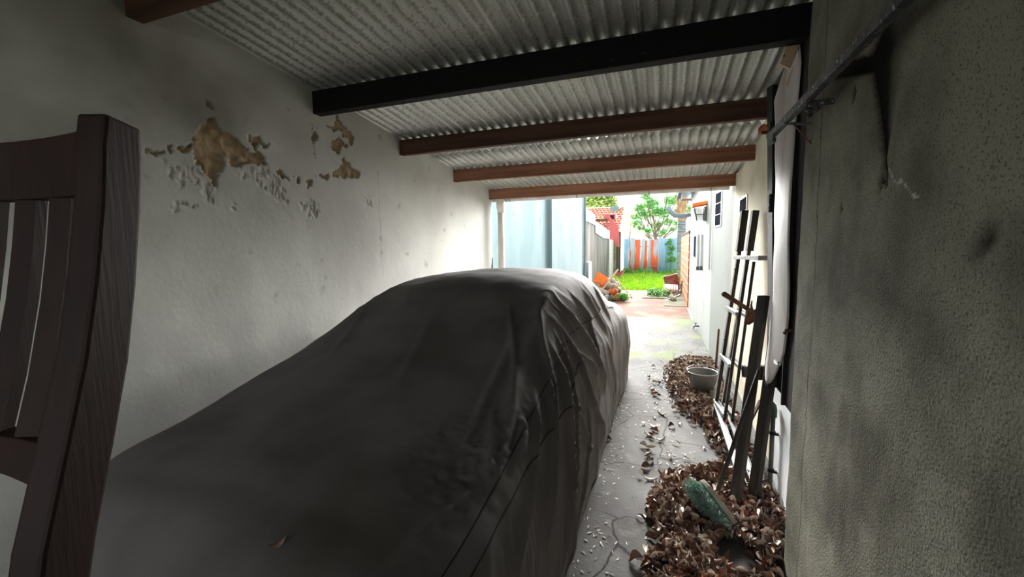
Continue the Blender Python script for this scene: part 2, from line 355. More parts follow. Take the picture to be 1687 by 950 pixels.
# old dirt and damp on the upper near end of the wall, greenish drips, with a shape of their own
d1 = np.clip((fbm(Y*1.8+3, Z*1.8+7, 5)-.38)*3.2, 0, 1)*np.clip((Z-1.5)*1.4, 0, 1)*np.clip((2.5-Y)*.8, 0, 1)*.95
rest = ~(bm_ | sm_); A[rest, :3] = np.array(lin((120,116,104)))[:3]; A[rest, 3] = d1[rest]
for cy, z0, z1, al in ((2.36,1.75,2.42,.55),(3.05,1.2,2.3,.35),(1.22,2.15,2.5,.5)):
    ck = (np.abs(Y-cy-(fbm(Z*5+cy*9, Z*0+2, 5)-.5)*.05) < .0045) & (Z > z0) & (Z < z1) & rest & (fbm(Y*3, Z*7, 2) > .42); A[ck] = (.07,.065,.06,al)
P = np.stack([np.full(Y.shape, XL)-dep, Y, Z], -1)
o = grid_mesh('wall_left', P, M['plaster_left'], A); o['kind'] = 'structure'
bm = B(); box(bm, (XL-.25,-1.6,0), (XL-.03,5.55,2.96)); box(bm, (XL-.05,5.5,0), (XL-.001,5.556,2.3)); obj('wall_core', bm, M['plaster_left'], o)
# near right wall: chased groove and sunken field, real depth
ys = axis(-1.6, YN, .05, 1.2, 2.1, .0075); zs = axis(0, 2.96, .05, 1.65, 2.35, .0075)
Y, Z = np.meshgrid(ys, zs, indexing='ij')
wy = (fbm(Y*26, Z*26, 3)-.5)*.016
ye = 1.47+(Z-1.77)*(1.575-1.47)/(2.04-1.77)+wy           # sharp edge of the sunken field
wd = np.interp(Z, [1.70,1.78,2.0,2.1,2.3], [.014,.035,.18,.26,.34])
tt = (ye-Y)/wd
dep = np.where((tt > 0) & (tt < 1) & (Z > 1.70) & (Z < 2.10+np.clip((ye-Y),0,1)*.5), .013*(1-tt), 0)
armz = 2.075+(Y-1.58)*(2.185-2.075)/(1.95-1.58)
arm = (Y > 1.5) & (Y < 1.93) & (np.abs(Z-armz+wy*.4) < .028)
dep = np.where(arm, .012, dep)
painted_shade = np.zeros(Y.shape)  # shade of the groove and sunken field, painted into the wall colour
painted_shade = np.maximum(painted_shade, np.where(dep > .0004, np.clip(dep/.0075, 0, 1), 0))
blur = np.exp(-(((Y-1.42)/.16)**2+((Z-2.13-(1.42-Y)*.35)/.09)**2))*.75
painted_shade = np.maximum(painted_shade, blur*np.clip(fbm(Y*8, Z*8, 4)*1.7, 0, 1))
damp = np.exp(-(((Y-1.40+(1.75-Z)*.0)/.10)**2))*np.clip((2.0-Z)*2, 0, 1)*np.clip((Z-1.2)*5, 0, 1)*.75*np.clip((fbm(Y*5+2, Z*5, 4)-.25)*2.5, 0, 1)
holes = np.zeros(Y.shape, bool)
for hy, hz, hr in ((1.69,2.02,.016),(1.47,1.72,.014),(1.46,1.62,.009),(1.05,1.55,.013),(1.74,1.67,.008)):
    holes |= ((Y-hy)**2+((Z-hz)*.6)**2 < (hr*(.6+.8*fbm(Y*60, Z*60, 2)))**2)
dep[holes] += .012
dep = dep+(fbm(Y*3, Z*3, 3)-.5)*.012+(fbm(Y*22, Z*22, 3)-.5)*.0035
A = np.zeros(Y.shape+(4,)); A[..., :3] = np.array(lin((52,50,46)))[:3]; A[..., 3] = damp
s = painted_shade > damp; A[s, :3] = np.array(lin((16,15,15)))[:3]; A[..., 3] = np.maximum(painted_shade*.96, damp)
A[holes, :3] = np.array(lin((30,28,26)))[:3]; A[holes, 3] = .9
cr = np.abs((Z-1.74)+(1.42-Y)*.55+(fbm(Y*18, Z*3, 4)-.5)*.05) < .0045; cr &= (Y < 1.44) & (Y > 1.27); A[cr] = lin((190,188,180))
ck = np.abs(Y-1.97+(fbm(Z*3.2, Z*0+4, 5)-.5)*.07) < .004; ck &= ~(painted_shade > .3); A[ck, :3] = .02; A[ck, 3] = .75
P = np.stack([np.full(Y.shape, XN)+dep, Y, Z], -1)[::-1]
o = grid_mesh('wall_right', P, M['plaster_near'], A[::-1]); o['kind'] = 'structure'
bm = B(); box(bm, (XN+.06,-1.6,0), (XN+.3,YN,2.96)); box(bm, (XN+.002,YN-.05,0), (XN+.3,YN,2.96)); obj('wall_core', bm, M['plaster_near'], o)
# back wall behind the camera
# unseen gate opening added in the back wall to let fill daylight in
bm = B(); box(bm, (XL-.2,-1.8,0), (-1.9,-1.6,3.1)); box(bm, (.1,-1.8,0), (XN+.3,-1.6,3.1)); box(bm, (-1.9,-1.8,2.25), (.1,-1.6,3.1)); struct('wall_back', bm, M['backwall'])
bm = B(); box(bm, (-9,-9,-.14), (8,-1.8,-.02)); struct('ground_street', bm, M['slab'])
# farther right wall (garage part cream, then the white house)
def wallstrip(y0, y1, z0, z1, n, th=.2, zt=None):
    bm = B(); ysl = [y0+(y1-y0)*i/n for i in range(n+1)]
    ysl = sorted(set(ysl+[v for v in (3.05,5.2,6.6) if y0 < v < y1]))
    a = [[bm.verts.new((wall_x(y), y, z)) for z in (z0, (zt(y) if zt else z1))] for y in ysl]
    b = [[bm.verts.new((wall_x(y)+th, y, z)) for z in (z0, (zt(y) if zt else z1))] for y in ysl]
    for i in range(len(ysl)-1):
        bm.faces.new((a[i][0], a[i][1], a[i+1][1], a[i+1][0])); bm.faces.new((b[i][0], b[i+1][0], b[i+1][1], b[i][1]))
        bm.faces.new((a[i][1], b[i][1], b[i+1][1], a[i+1][1])); bm.faces.new((a[i][0], a[i+1][0], b[i+1][0], b[i][0]))
    for i in (0, -1): bm.faces.new((a[i][0], b[i][0], b[i][1], a[i][1]))
    bmesh.ops.recalc_face_normals(bm, faces=bm.faces[:]); return bm
struct('wall_garage', wallstrip(2.16, 5.5, 0, 2.6, 12, zt=lambda y: roof_z(y)-.01), M['plaster_cream'])
struct('wall_house', wallstrip(5.5, 11.3, 0, 2.95, 12, zt=lambda y: 2.95 if y < 9 else 2.78), M['plaster_white'])
# white tiled dado and broken sill under the black door
bm = B(); box(bm, (.675,2.19,0), (.70,3.04,.70), .003); struct('trim_1', bm, M['white_panel'])
bm = B()
for i in range(26):
    y = 2.2+.84*i/25+random.uniform(-.01,.01); h = random.uniform(.015,.045)
    bmesh.ops.create_icosphere(bm, subdivisions=1, radius=1, matrix=Matrix.Translation((.675+random.uniform(-.008,.03), y, .70+h*.3)) @ Matrix.Diagonal((.03,.028,h,1)))
struct('trim_2', bm, M['masonry'])
bm = B(); box(bm, (.668,2.195,0), (.685,2.225,.70)); struct('trim_3', bm, M['brown_wood'])
# ceiling: corrugated sheets (upper course laps over the lower one)
def corrugated(x0, x1, pts, pitch, amp, zf, n=8, wob=0):
    nx = int((x1-x0)/pitch*n); xs = np.linspace(x0, x1, nx+1); Xg, Yg = np.meshgrid(xs, np.array(pts), indexing='ij')
    Zg = zf(Yg)+amp*(1-np.cos(2*PI*(Xg-x0)/pitch))+wob*np.sin(Yg*2.3+Xg*3)
    return np.stack([Xg, Yg, Zg], -1)
P = corrugated(XL-.02, .84, [-1.7,-.5,.6,1.33,1.85,2.36,2.9,3.39,4.0], .078, .0165, lambda y: roof_z(y), wob=.001)
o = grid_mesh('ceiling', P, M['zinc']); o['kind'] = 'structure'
md = o.modifiers.new('thickness', 'SOLIDIFY'); md.thickness = .0012
for i, (xa, xb) in enumerate(((XL-.02, -1.36), (-1.36, -.50), (-.50, .84))):
    pass
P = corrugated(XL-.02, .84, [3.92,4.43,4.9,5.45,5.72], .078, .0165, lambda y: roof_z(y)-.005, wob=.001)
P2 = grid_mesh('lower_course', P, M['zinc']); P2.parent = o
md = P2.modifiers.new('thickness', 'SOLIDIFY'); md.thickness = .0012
for i, x in enumerate((-1.71, -.93, -.15)):       # side laps: the edge of the next sheet hangs a little lower
    P = corrugated(x, x+.078*1.5, [-1.7,.6,1.33,2.36,3.39,4.0], .078, .0165, lambda y: roof_z(y)-.004)
    q = grid_mesh('side_lap', P, M['zinc']); q.parent = o
# ------------------------------------------------------------------ beams
def beam(y, m, w, h, label, name='roof_beam', xe=None, dark=False, bolts=True):
    z1 = roof_z(y)-.002; x1 = xe if xe else wall_x(y)+.02
    t = thing(name, label, 'beam', (XL-.01, y, z1-h))
    bm = B(); n = 16; pts = []
    bar(bm, (XL-.01,y,z1-h/2), (x1,y,z1-h/2), w, h, bev=.004)
    obj('timber', bm, m, t)
    if bolts:
        for k in range(13):
            x = XL+.12+k*.234; bm = B(); tube(bm, [(x,y,z1-.01),(x,y,z1+.03)], .004, 6); tube(bm, [(x,y,z1+.028),(x,y,z1+.031)], .011, 8); obj('roof_screw', bm, M['steel'], t)
    return t
beam(.30, M['beam_wood_dark'], .07, .13, 'brown roof beam nearest the back wall, above the frame', bolts=False, xe=XN+.01)
beam(1.33, M['beam_wood_dark'], .07, .13, 'brown roof beam whose end shows at the top left corner', xe=XN+.01)
beam(2.40, M['black_beam'], .075, .15, 'thick black painted roof beam, the nearest full-width one', name='black_roof_beam', xe=.72)
beam(3.41, M['beam_wood_dark'], .06, .135, 'dark brown timber roof beam just beyond the black beam')
beam(4.45, M['beam_wood'], .06, .135, 'brown knotty roof beam, second from the open end')
beam(5.47, M['beam_wood'], .05, .135, 'reddish brown roof beam at the open end of the carport')
# gutter beyond the last beam
t = thing('gutter', 'pale gutter running along the open end of the roof', 'gutter', (XL,5.62,2.2))
bm = B(); prof = [(5.56,2.275),(5.56,2.215),(5.58,2.20),(5.64,2.20),(5.66,2.215),(5.66,2.28)]
pv = [(XL+.0, a, b) for a, b in prof]+[(XL+.0, a+(-.003 if a > 5.6 else .003), b+.004) for a, b in prof[::-1]]
prism(bm, pv, (3.0,0,0)); obj('channel', bm, M['gutter'], t)
for x in (-2.1,-2.04,-1.1,-.2,.5):
    bm = B(); tube(bm, [(x,5.55,2.28),(x,5.55,2.21),(x+.004,5.6,2.188),(x,5.67,2.21),(x,5.67,2.27)], .004, 6); obj('hook', bm, M['steel'], t)
# downpipe at the end of the left wall
t = thing('downpipe', 'pale downpipe standing at the far end of the left wall', 'pipe', (-2.2,5.64,0))
bm = B(); tube(bm, [(-2.2,5.64,0),(-2.2,5.64,2.06)], .045, 20); obj('pipe', bm, M['pipe_white'], t, True)
bm = B(); tube(bm, [(-2.2,5.64,2.05),(-2.2,5.64,2.1),(-2.2,5.64,2.105),(-2.2,5.64,2.21)], [.052,.052,.06,.06], 20); obj('collar', bm, M['pipe_white'], t, True)
bm = B(); box(bm, (-2.3,5.60,1.0), (-2.16,5.605,1.03)); obj('bracket', bm, M['steel'], t)

# ================================================================== COVERED CAR
t_car = thing('car_cover', 'dark grey fabric cover draped over a whole parked car', 'car cover', (-1.27,3.0,0))
XC = -1.27
# station tables: y, centre height, shoulder height, shoulder half width, mid half width, bottom half width
ST = [(.58,.60,.52,.60,.66,.66),(.70,.76,.66,.72,.76,.78),(.90,.83,.735,.77,.82,.83),(1.2,.88,.80,.775,.845,.85),(1.5,.94,.88,.77,.85,.855),(1.8,1.02,.965,.74,.85,.855),
      (2.1,1.14,1.09,.69,.85,.855),(2.4,1.27,1.23,.64,.85,.855),(2.65,1.34,1.29,.62,.85,.855),(3.0,1.372,1.315,.62,.85,.86),(3.5,1.375,1.31,.62,.85,.865),(3.9,1.34,1.27,.62,.855,.865),
      (4.2,1.22,1.15,.66,.87,.87),(4.45,1.06,1.00,.72,.89,.88),(4.7,.98,.93,.78,.90,.89),(5.0,.94,.88,.78,.89,.88),(5.2,.86,.78,.72,.84,.86),(5.3,.66,.58,.66,.74,.80)]
ST = np.array(ST)
nv, nu = 520, 300
yy = np.linspace(.5, 5.38, nv)
def smoothinterp(y, col):
    # Catmull-Rom through the stations
    xs = ST[:,0]; v = ST[:,col]; i = np.clip(np.searchsorted(xs, y)-1, 0, len(xs)-2)
    d = np.gradient(v, xs); h = xs[i+1]-xs[i]; s = np.clip((y-xs[i])/h, 0, 1)
    return (2*s**3-3*s**2+1)*v[i]+(s**3-2*s**2+s)*h*d[i]+(-2*s**3+3*s**2)*v[i+1]+(s**3-s**2)*h*d[i+1]
cols = [smoothinterp(yy, c) for c in range(1, 6)]
kf = np.clip((yy-.5)/.10, 0, 1); kr = np.clip((5.38-yy)/.10, 0, 1); kk = np.sqrt(np.clip(1-(1-kf)**2, 0, 1))*np.sqrt(np.clip(1-(1-kr)**2, 0, 1))
uu = np.linspace(-1, 1, nu)
P = np.zeros((nv, nu, 3)); au = np.abs(uu)
for i in range(nv):
    zc, zs_, hs, hm, hb = [c[i] for c in cols]; k = kk[i]
    # control polyline of a half section: centre, crown, shoulder, belt, mid, hem
    belt = min(.80, zs_-.03)
    cx = np.array([0, hs*.55, hs*.93, hs+.03, hm-.012 if zs_ > .95 else hm-.02, hm+.01, hb+.005, hb])
    cz = np.array([zc, zc-(zc-zs_)*.25, zs_+.012, zs_-.05, belt if zs_ > .95 else zs_-.16, .48, .20, .015])
    s = np.concatenate([[0], np.cumsum(np.hypot(np.diff(cx), np.diff(cz)))]); s /= s[-1]
    X = np.interp(au, s, cx); Zz = np.interp(au, s, cz)
    P[i,:,0] = X; P[i,:,2] = Zz*(k if k > 0 else 0)+.015*(1-k)
    P[i,:,1] = yy[i]
# soften the polyline across u
for _ in range(14):
    P[:,1:-1] = (P[:,:-2]+2*P[:,1:-1]+P[:,2:])/4
for _ in range(5):
    P[1:-1] = (P[:-2]+2*P[1:-1]+P[2:])/4
sg = np.sign(uu)[None,:]
P[:,:,0] = XC+P[:,:,0]*sg
# folds
Yg = P[:,:,1]; Zg = P[:,:,2]; side = np.clip((au-.47)/.2, 0, 1)[None,:]*np.ones((nv,1)); zc_ = np.array(cols[0])[:,None]; zsh = np.array(cols[1])[:,None]
down = np.clip((zsh+.03-Zg)/np.maximum(zsh, .3), 0, 1)
def ridged(x, s=2.): return (1-np.abs(np.sin(x)))**s
th = np.arctan2(Yg-2.35, 1.62-Zg)
w1 = fbm(Yg*1.6+9, Zg*1.6, 3); w2 = fbm(Yg*5, Zg*2.2+20, 3)
fold = ridged(th*7.5+w1*5+sg*1.3, 2.0)*.042*(.35+w1)+ridged(th*17+w2*6, 1.8)*.009*(.2+w2)
rearph = (Yg*7.5-Zg*2.5+w1*3.0); rear = ridged(rearph, 2.)*.03*(.3+w2)
bl = np.clip((Yg-3.4)/.8, 0, 1); fold = fold*(1-bl*.55)+rear*bl
nose = ridged(Yg*9+Zg*7*np.sign(P[:,:,0]-XC)+w2*5, 1.6)*.012*np.clip((1.6-Yg)/.5, 0, 1)
fold = (fold)*np.clip(down*2.6, 0, 1)+nose*np.clip(down*4, 0, 1)
# broad tension folds on the windscreen and bonnet
Xl = P[:,:,0]-XC
top = (1-np.clip(down*5, 0, 1))
fold += top*np.clip((1.0-np.abs(Yg-2.1)), 0, 1)*ridged(Xl*6.2+(Yg-2.6)*1.2*np.sign(Xl)+w1*2.4, 1.4)*.014
fold += top*(fbm(Xl*3+5, Yg*3, 3)-.5)*.022
# crinkles around the near right wing
cw = np.exp(-(((Yg-1.25)/.35)**2+((Xl-.70)/.22)**2)); fold += cw*(ridged(fbm(Xl*9, Yg*9, 4)*14, 1.3)-.4)*.011
# deep pleat along the right hand windscreen pillar
pl = np.exp(-((Xl-(.60+.0*(Yg))-.10*np.clip(2.4-Yg, 0, 1))/.028)**2)*np.clip((Yg-1.15)/.2, 0, 1)*np.clip((2.7-Yg)/.25, 0, 1); fold += pl*.026
pl = np.exp(-((Xl-.50-.10*np.clip(2.4-Yg, 0, 1))/.02)**2)*np.clip((Yg-1.3)/.2, 0, 1)*np.clip((2.3-Yg)/.25, 0, 1); fold += pl*.016
fold += (fbm(th*14, Zg*3, 3)-.5)*.012*side
# individual long pleats, each a real ridge laid along a line on the cloth
fold *= np.where(side > .05, .42, 1.)
PF = P.reshape(-1, 3)
def cloth_point(px, py):
    rr = np.array(R @ _v(px, py)); Dv = PF-np.array(EYE); tp = Dv @ rr; dist = np.linalg.norm(Dv-tp[:,None]*rr, axis=1); dist[tp < .3] = 9
    k = np.where(dist < .014)[0]; return PF[k[np.argmin(tp[k])]] if len(k) else PF[int(np.argmin(dist))]
for pl_, amp, sig in (([(837,497),(845,555),(849,608),(844,676),(830,760),(815,830)],.022,.015),([(813,665),(811,720),(808,800)],.020,.011),([(883,497),(890,540),(896,580),(912,640),(918,690),(912,760)],.022,.015),
  ([(903,478),(930,512),(965,560),(985,600),(1000,640)],.040,.030),([(912,520),(935,560),(955,600),(968,640),(985,690),(998,720)],.036,.024),([(905,560),(925,620),(935,680),(938,760),(936,860),(930,940)],.036,.020),
  ([(915,545),(940,610),(948,660),(950,740),(948,850)],.024,.014),([(940,480),(965,520),(985,580),(990,600)],.026,.024),([(960,475),(985,520),(1005,555)],.022,.026),([(978,468),(992,500),(1008,530)],.018,.028),([(1000,560),(1012,620),(1015,660)],.022,.03),
  ([(900,600),(908,660),(912,720),(910,800),(905,900)],.028,.018),([(950,580),(975,600),(984,618)],.024,.018),([(600,505),(575,545),(540,590)],.012,.03),([(855,680),(868,705),(862,760)],.016,.016),([(795,790),(740,840),(690,875),(640,920)],.012,.018),
  ([(880,640),(888,700),(880,780),(868,860),(860,940)],.022,.016),([(965,640),(970,720),(962,800),(950,880)],.022,.016),([(720,500),(690,570),(640,650)],.008,.04),([(930,600),(934,650),(960,690),(972,760)],.018,.014)):
    q_ = [cloth_point(*p) for p in pl_]; best = np.full(PF.shape[0], 9.); par = np.zeros(PF.shape[0]); Ls = [np.linalg.norm(b-a) for a, b in zip(q_, q_[1:])]; tot = sum(Ls); acc = 0
    for a, b, L in zip(q_, q_[1:], Ls):
        d = b-a; tt_ = np.clip(((PF-a) @ d)/(L*L+1e-9), 0, 1); dd = np.linalg.norm(PF-a-tt_[:,None]*d, axis=1); m_ = dd < best; best[m_] = dd[m_]; par[m_] = (acc+tt_[m_]*L)/tot; acc += L
    w_ = amp*1.25*np.exp(-(best/(sig*.8))**1.4)*np.minimum(1, np.minimum(par*5, (1-par)*4)+.08)
    fold += w_.reshape(fold.shape)
dv = np.gradient(P, axis=0); du = np.gradient(P, axis=1); N = np.cross(du, dv); N /= np.linalg.norm(N, axis=-1, keepdims=True)+1e-9
N[...] = np.where((N[..., 2:3]*1.0+N[..., 0:1]*sg[..., None]) < 0, -N, N)
N[:12] = 0; N[-12:] = 0
D = P+N*fold[..., None]
left_lim = XL+.02; D[..., 0] = np.maximum(D[..., 0], left_lim); D[..., 2] = np.maximum(D[..., 2], .008)
COVER = D
o = grid_mesh('fabric', D-np.array([-1.27,3.0,0]), M['cover']); o.parent = t_car
md = o.modifiers.new('thickness', 'SOLIDIFY'); md.thickness = .003; md.offset = -1
def seam_line(pts_fn, n=160):
    bm = B(); pts = []
    for k in range(n):
        y, u = pts_fn(k/(n-1)); fi = min(max((y-yy[0])/(yy[1]-yy[0]), 0), nv-1.01); fj = min(max((u+1)/2*(nu-1), 0), nu-1.01); i = int(fi); j = int(fj); a = fi-i; b = fj-j
        q = lambda T: T[i,j]*(1-a)*(1-b)+T[i+1,j]*a*(1-b)+T[i,j+1]*(1-a)*b+T[i+1,j+1]*a*b
        pts.append(Vector(q(D))+Vector(q(N))*.0035)
    for _ in range(2): pts = [pts[0]]+[(pts[m-1]+pts[m]*2+pts[m+1])/4 for m in range(1, len(pts)-1)]+[pts[-1]]
    tube(bm, pts, .003, 6); obj('seam', bm, M['seam'], t_car, True)
def s1(s):
    y = .66+(4.3-.66)*s; return y, .475+.02*math.sin(y*2.2)+.05*max(0, 1.8-y)*.4
def s2(s):
    y = .66+(2.45-.66)*s; return y, .56+.02*math.sin(y*2.6+1)-.055*max(0, y-1.9)*1.4
def s3(s):
    y, u = s1(s); return y, -u
for f_ in (s1, s2, s3): seam_line(f_)
# the car itself, standing under the cover
t = thing('parked_car', 'car parked under the dark grey cover, tyre just showing at the hem', 'car', (-1.27,3.0,0))
bm = B()
def loft(bm, secs):
    rings = []
    for (y, hw, z0, z1) in secs:
        rings.append([bm.verts.new((XC+a*hw, y, z)) for a, z in ((-1,z0),(1,z0),(1,z0+(z1-z0)*.75),(.86,z1),(-.86,z1),(-1,z0+(z1-z0)*.75))])
    for a, b in zip(rings, rings[1:]):
        for k in range(6): bm.faces.new((a[k], a[(k+1)%6], b[(k+1)%6], b[k]))
    bm.faces.new(rings[0][::-1]); bm.faces.new(rings[-1]); bmesh.ops.recalc_face_normals(bm, faces=bm.faces[:])
loft(bm, [(.72,.60,.28,.56),(.9,.70,.2,.68),(1.6,.74,.18,.78),(2.0,.74,.18,.84),(4.4,.74,.18,.86),(4.9,.72,.2,.78),(5.15,.66,.28,.60)])
obj('body', bm, M['steel'], t)
bm = B(); loft(bm, [(2.05,.60,.82,.86),(2.55,.54,.82,1.2),(3.5,.54,.82,1.24),(3.95,.54,.82,1.12),(4.3,.58,.82,.88)]); obj('cabin', bm, M['glass_dark'], t)
for x in (-1.95,-.59):
    for y in (1.35,4.0):
        bm = B(); lathe(bm, [(.10,-.09),(.19,-.09),(.28,-.085),(.31,-.06),(.31,.06),(.28,.085),(.19,.09),(.10,.09)], (x,y,.31), 28, (1,0,0)); w_ = obj('wheel', bm, M['rubber'], t, True)
        bm = B(); lathe(bm, [(0,-.07),(.09,-.08),(.18,-.075),(.18,.075),(.09,.08),(0,.07)], (x,y,.31), 20, (1,0,0)); obj('hub', bm, M['alu'], w_, True)
# ================================================================== CHAIR ON A TABLE (near left)
fwd = Vector((-.34,.94,0)).normalized(); rgt = Vector((fwd.y,-fwd.x,0))
CB = EYE.copy(); CB.z = 0
def cp(r, d, z): return CB+rgt*r+fwd*d+Vector((0,0,z))        # chair space: right, depth, height
SEAT = 1.20
t = thing('wooden_chair', 'dark reddish brown slat-back wooden chair close up at the left edge', 'chair', tuple(cp(-.66,.2,.75)))
# rear posts: curved, leaning back above the seat
def post_path(r):
    zs_ = [.75,.90,1.05,1.20,1.28,1.36,1.44,1.52,1.60,1.66,1.692]
    ds_ = [.40,.378,.358,.351,.371,.398,.424,.443,.458,.466,.470]
    return [cp(r, d-.0, z) for d, z in zip(ds_, zs_)]
RP = -.432
for r in (RP, RP-.46):
    bm = B(); pth = post_path(r); sweep(bm, pth, [.03]*len(pth), [.036,.038,.042,.048,.050,.050,.049,.047,.046,.046,.042], rgt)
    bev_(bm, bm.verts[:], .004); obj('rear_post', bm, M['chair_wood'], t)
def backd(z): return float(np.interp(z, [1.20,1.28,1.36,1.44,1.52,1.60,1.66,1.70], [.351,.371,.398,.424,.443,.458,.466,.470]))
def rail(z0, z1, bow, th=.022, name='top_rail', arch=.0, archb=0.):
    bm = B(); n = 14; rings = []
    for i in range(n+1):
        s = i/n; r = RP-.012-(.46-.024)*s; bo = bow*4*s*(1-s); a = arch*4*s*(1-s); ab = archb*4*s*(1-s)
        rings.append([bm.verts.new(cp(r, backd(z)+bo+q, z)) for q, z in ((-th/2,z0+ab),(th/2,z0+ab),(th/2,z1+a),(-th/2,z1+a))])
    for a, b in zip(rings, rings[1:]):
        for k in range(4): bm.faces.new((a[k], a[(k+1)%4], b[(k+1)%4], b[k]))
    bm.faces.new(rings[0][::-1]); bm.faces.new(rings[-1]); bmesh.ops.recalc_face_normals(bm, faces=bm.faces[:])
    bev_(bm, [v for v in bm.verts], .002)
    obj(name, bm, M['chair_wood'], t)
rail(1.612, 1.682, .045, name='top_rail', arch=-.004)
rail(1.325, 1.365, .045, name='lower_rail', archb=.012, arch=.0)
for k in range(7):
    s = (k+1)/8.; r = RP-.012-.436*s; bo = .045*4*s*(1-s)
    bm = B(); pts = [cp(r, backd(z)+bo, z) for z in (1.355,1.42,1.5,1.56,1.62)]; sweep(bm, pts, .024, .012, rgt); obj('slat', bm, M['chair_wood'], t)
bm = B()
seat = [cp(RP+.01,.36,SEAT), cp(RP-.47,.36,SEAT), cp(RP-.49,-.06,SEAT), cp(RP+.03,-.06,SEAT)]
prism(bm, seat, (0,0,-.035)); bev_(bm, bm.verts[:], .008); obj('seat', bm, M['chair_wood'], t)
for r in (RP-.01, RP-.45):
    bm = B(); bar(bm, cp(r,-.03,.75), cp(r,-.03,SEAT-.03), .036, .036, up=fwd, bev=.003); obj('front_leg', bm, M['chair_wood'], t)
    bm = B(); bar(bm, cp(r,-.03,.90), cp(r,.385,.90), .02, .03, bev=.002); obj('stretcher', bm, M['chair_wood'], t)
for d in (-.03,.36):
    bm = B(); bar(bm, cp(RP-.01,d,SEAT-.06), cp(RP-.45,d,SEAT-.06), .02, .05, bev=.002); obj('apron', bm, M['chair_wood'], t)
t = thing('wooden_table', 'brown wooden table under the chair, below the left edge of the frame', 'table', tuple(cp(-.68,.15,0)))
bm = B(); prism(bm, [cp(-.34,.50,.75), cp(-1.0,.50,.75), cp(-1.0,-.2,.75), cp(-.34,-.2,.75)], (0,0,-.03)); obj('tabletop', bm, M['table_wood'], t)
for r in (-.38,-.96):
    for d in (-.16,.46):
        bm = B(); bar(bm, cp(r,d,0), cp(r,d,.72), .05, .05, up=fwd, bev=.004); obj('leg', bm, M['table_wood'], t)

# ================================================================== NEAR RIGHT: black door, veneer, rail
t = thing('door_frame_post', 'tall dark timber post between the near wall and the veneered black door', 'post', (.62,2.3,.70))
bm = B(); box(bm, (.60,2.19,.72), (.70,2.46,2.62), .006); obj('timber', bm, M['post_wood'], t)
bm = B(); box(bm, (.585,2.46,.72), (.60,2.475,2.56)); box(bm, (.60,2.46,.72), (.70,2.50,2.60)); obj('rebate', bm, M['black_paint'], t)
t = thing('black_door', 'black painted door leaf standing beside the dark post, its veneer peeling', 'door', (.66,2.85,.70))
bm = B(); prism(bm, [(.635,2.50,.71),(.635,2.86,.71),(.635,2.93,1.19),(.635,3.18,2.52),(.635,2.50,2.58)], (.035,0,0)); obj('panel', bm, M['black_paint'], t)
bm = B(); prism(bm, [(.605,3.24,2.56),(.605,3.09,2.53),(.605,2.84,1.19),(.605,2.76,.72),(.605,2.90,.72),(.605,2.96,1.19)], (.028,0,0)); obj('edge_strip', bm, M['black_paint'], t)
for z in (1.80,2.25):
    yh = 2.98+(z-1.8)*.2; bm = B(); box(bm, (.598,yh,z-.05), (.606,yh+.04,z+.05), .002); tube(bm, [(.598,yh,z-.055),(.598,yh,z+.055)], .007, 8); obj('hinge', bm, M['steel'], t)
bm = B(); tube(bm, [(.585,2.44,1.10),(.570,2.41,1.11),(.572,2.38,1.125)], .006, 8); tube(bm, [(.60,2.38,1.13),(.566,2.375,1.128)], .008, 8); obj('latch', bm, M['rust'], t)
# veneer: thin warped sheet, wavy edges, curling away at the foot
def sheet_edges(z):
    zz_ = [.74,.78,.86,1.0,1.2,1.35,1.56,1.85,2.13,2.40,2.50]
    L = [2.76,2.85,2.90,2.82,2.79,2.795,2.81,2.84,2.89,2.96,2.76]; Rr = [2.68,2.62,2.54,2.45,2.40,2.40,2.43,2.44,2.445,2.42,2.46]
    return float(np.interp(z, zz_, L)), float(np.interp(z, zz_, Rr))
zs = np.linspace(.74, 2.50, 90); P = np.zeros((90, 16, 3))
for i, z in enumerate(zs):
    a, b = sheet_edges(z); a += .008*math.sin(z*19)
    for j in range(16):
        s = j/15; y = a+(b-a)*s
        curl = .012*max(0, (1.15-z)/.45)**1.5+.006*math.sin(z*4.1+1)*s+.012*math.sin(s*3.1)
        P[i,j] = (.597-curl-.012*s, y, z+(.04*(s-.3) if z < .9 else 0))
sh = grid_mesh('veneer_sheet', P-np.array([.66,2.85,.70]), M['veneer']); sh.parent = t
md = sh.modifiers.new('thickness', 'SOLIDIFY'); md.thickness = .004
t = thing('broken_board', 'short pale splintered board with nail holes at the top of the black door', 'board', (.56,2.7,2.5))
bm = B(); prism(bm, [ony(1306,44,2.44), ony(1324,58,2.44), ony(1301,113,2.44), ony(1285,105,2.44)], (.004,.022,0)); bev_(bm, bm.verts[:], .002); obj('plank', bm, M['pale_wood'], t)
for a, b in ((1308,58),(1300,70),(1292,92)):
    p = ony(a, b, 2.438); bm = B(); bmesh.ops.create_icosphere(bm, subdivisions=2, radius=.0045, matrix=Matrix.Translation(p)); obj('nail_head', bm, M['rust'], t)
bm = B(); tube(bm, [(.59,2.56,2.56),(.588,2.53,2.48),(.59,2.51,2.42)], .004, 6); tube(bm, [(.585,2.52,2.42),(.58,2.56,2.40),(.575,2.60,2.36)], .005, 6); obj('splinter', bm, M['pale_wood'], t)
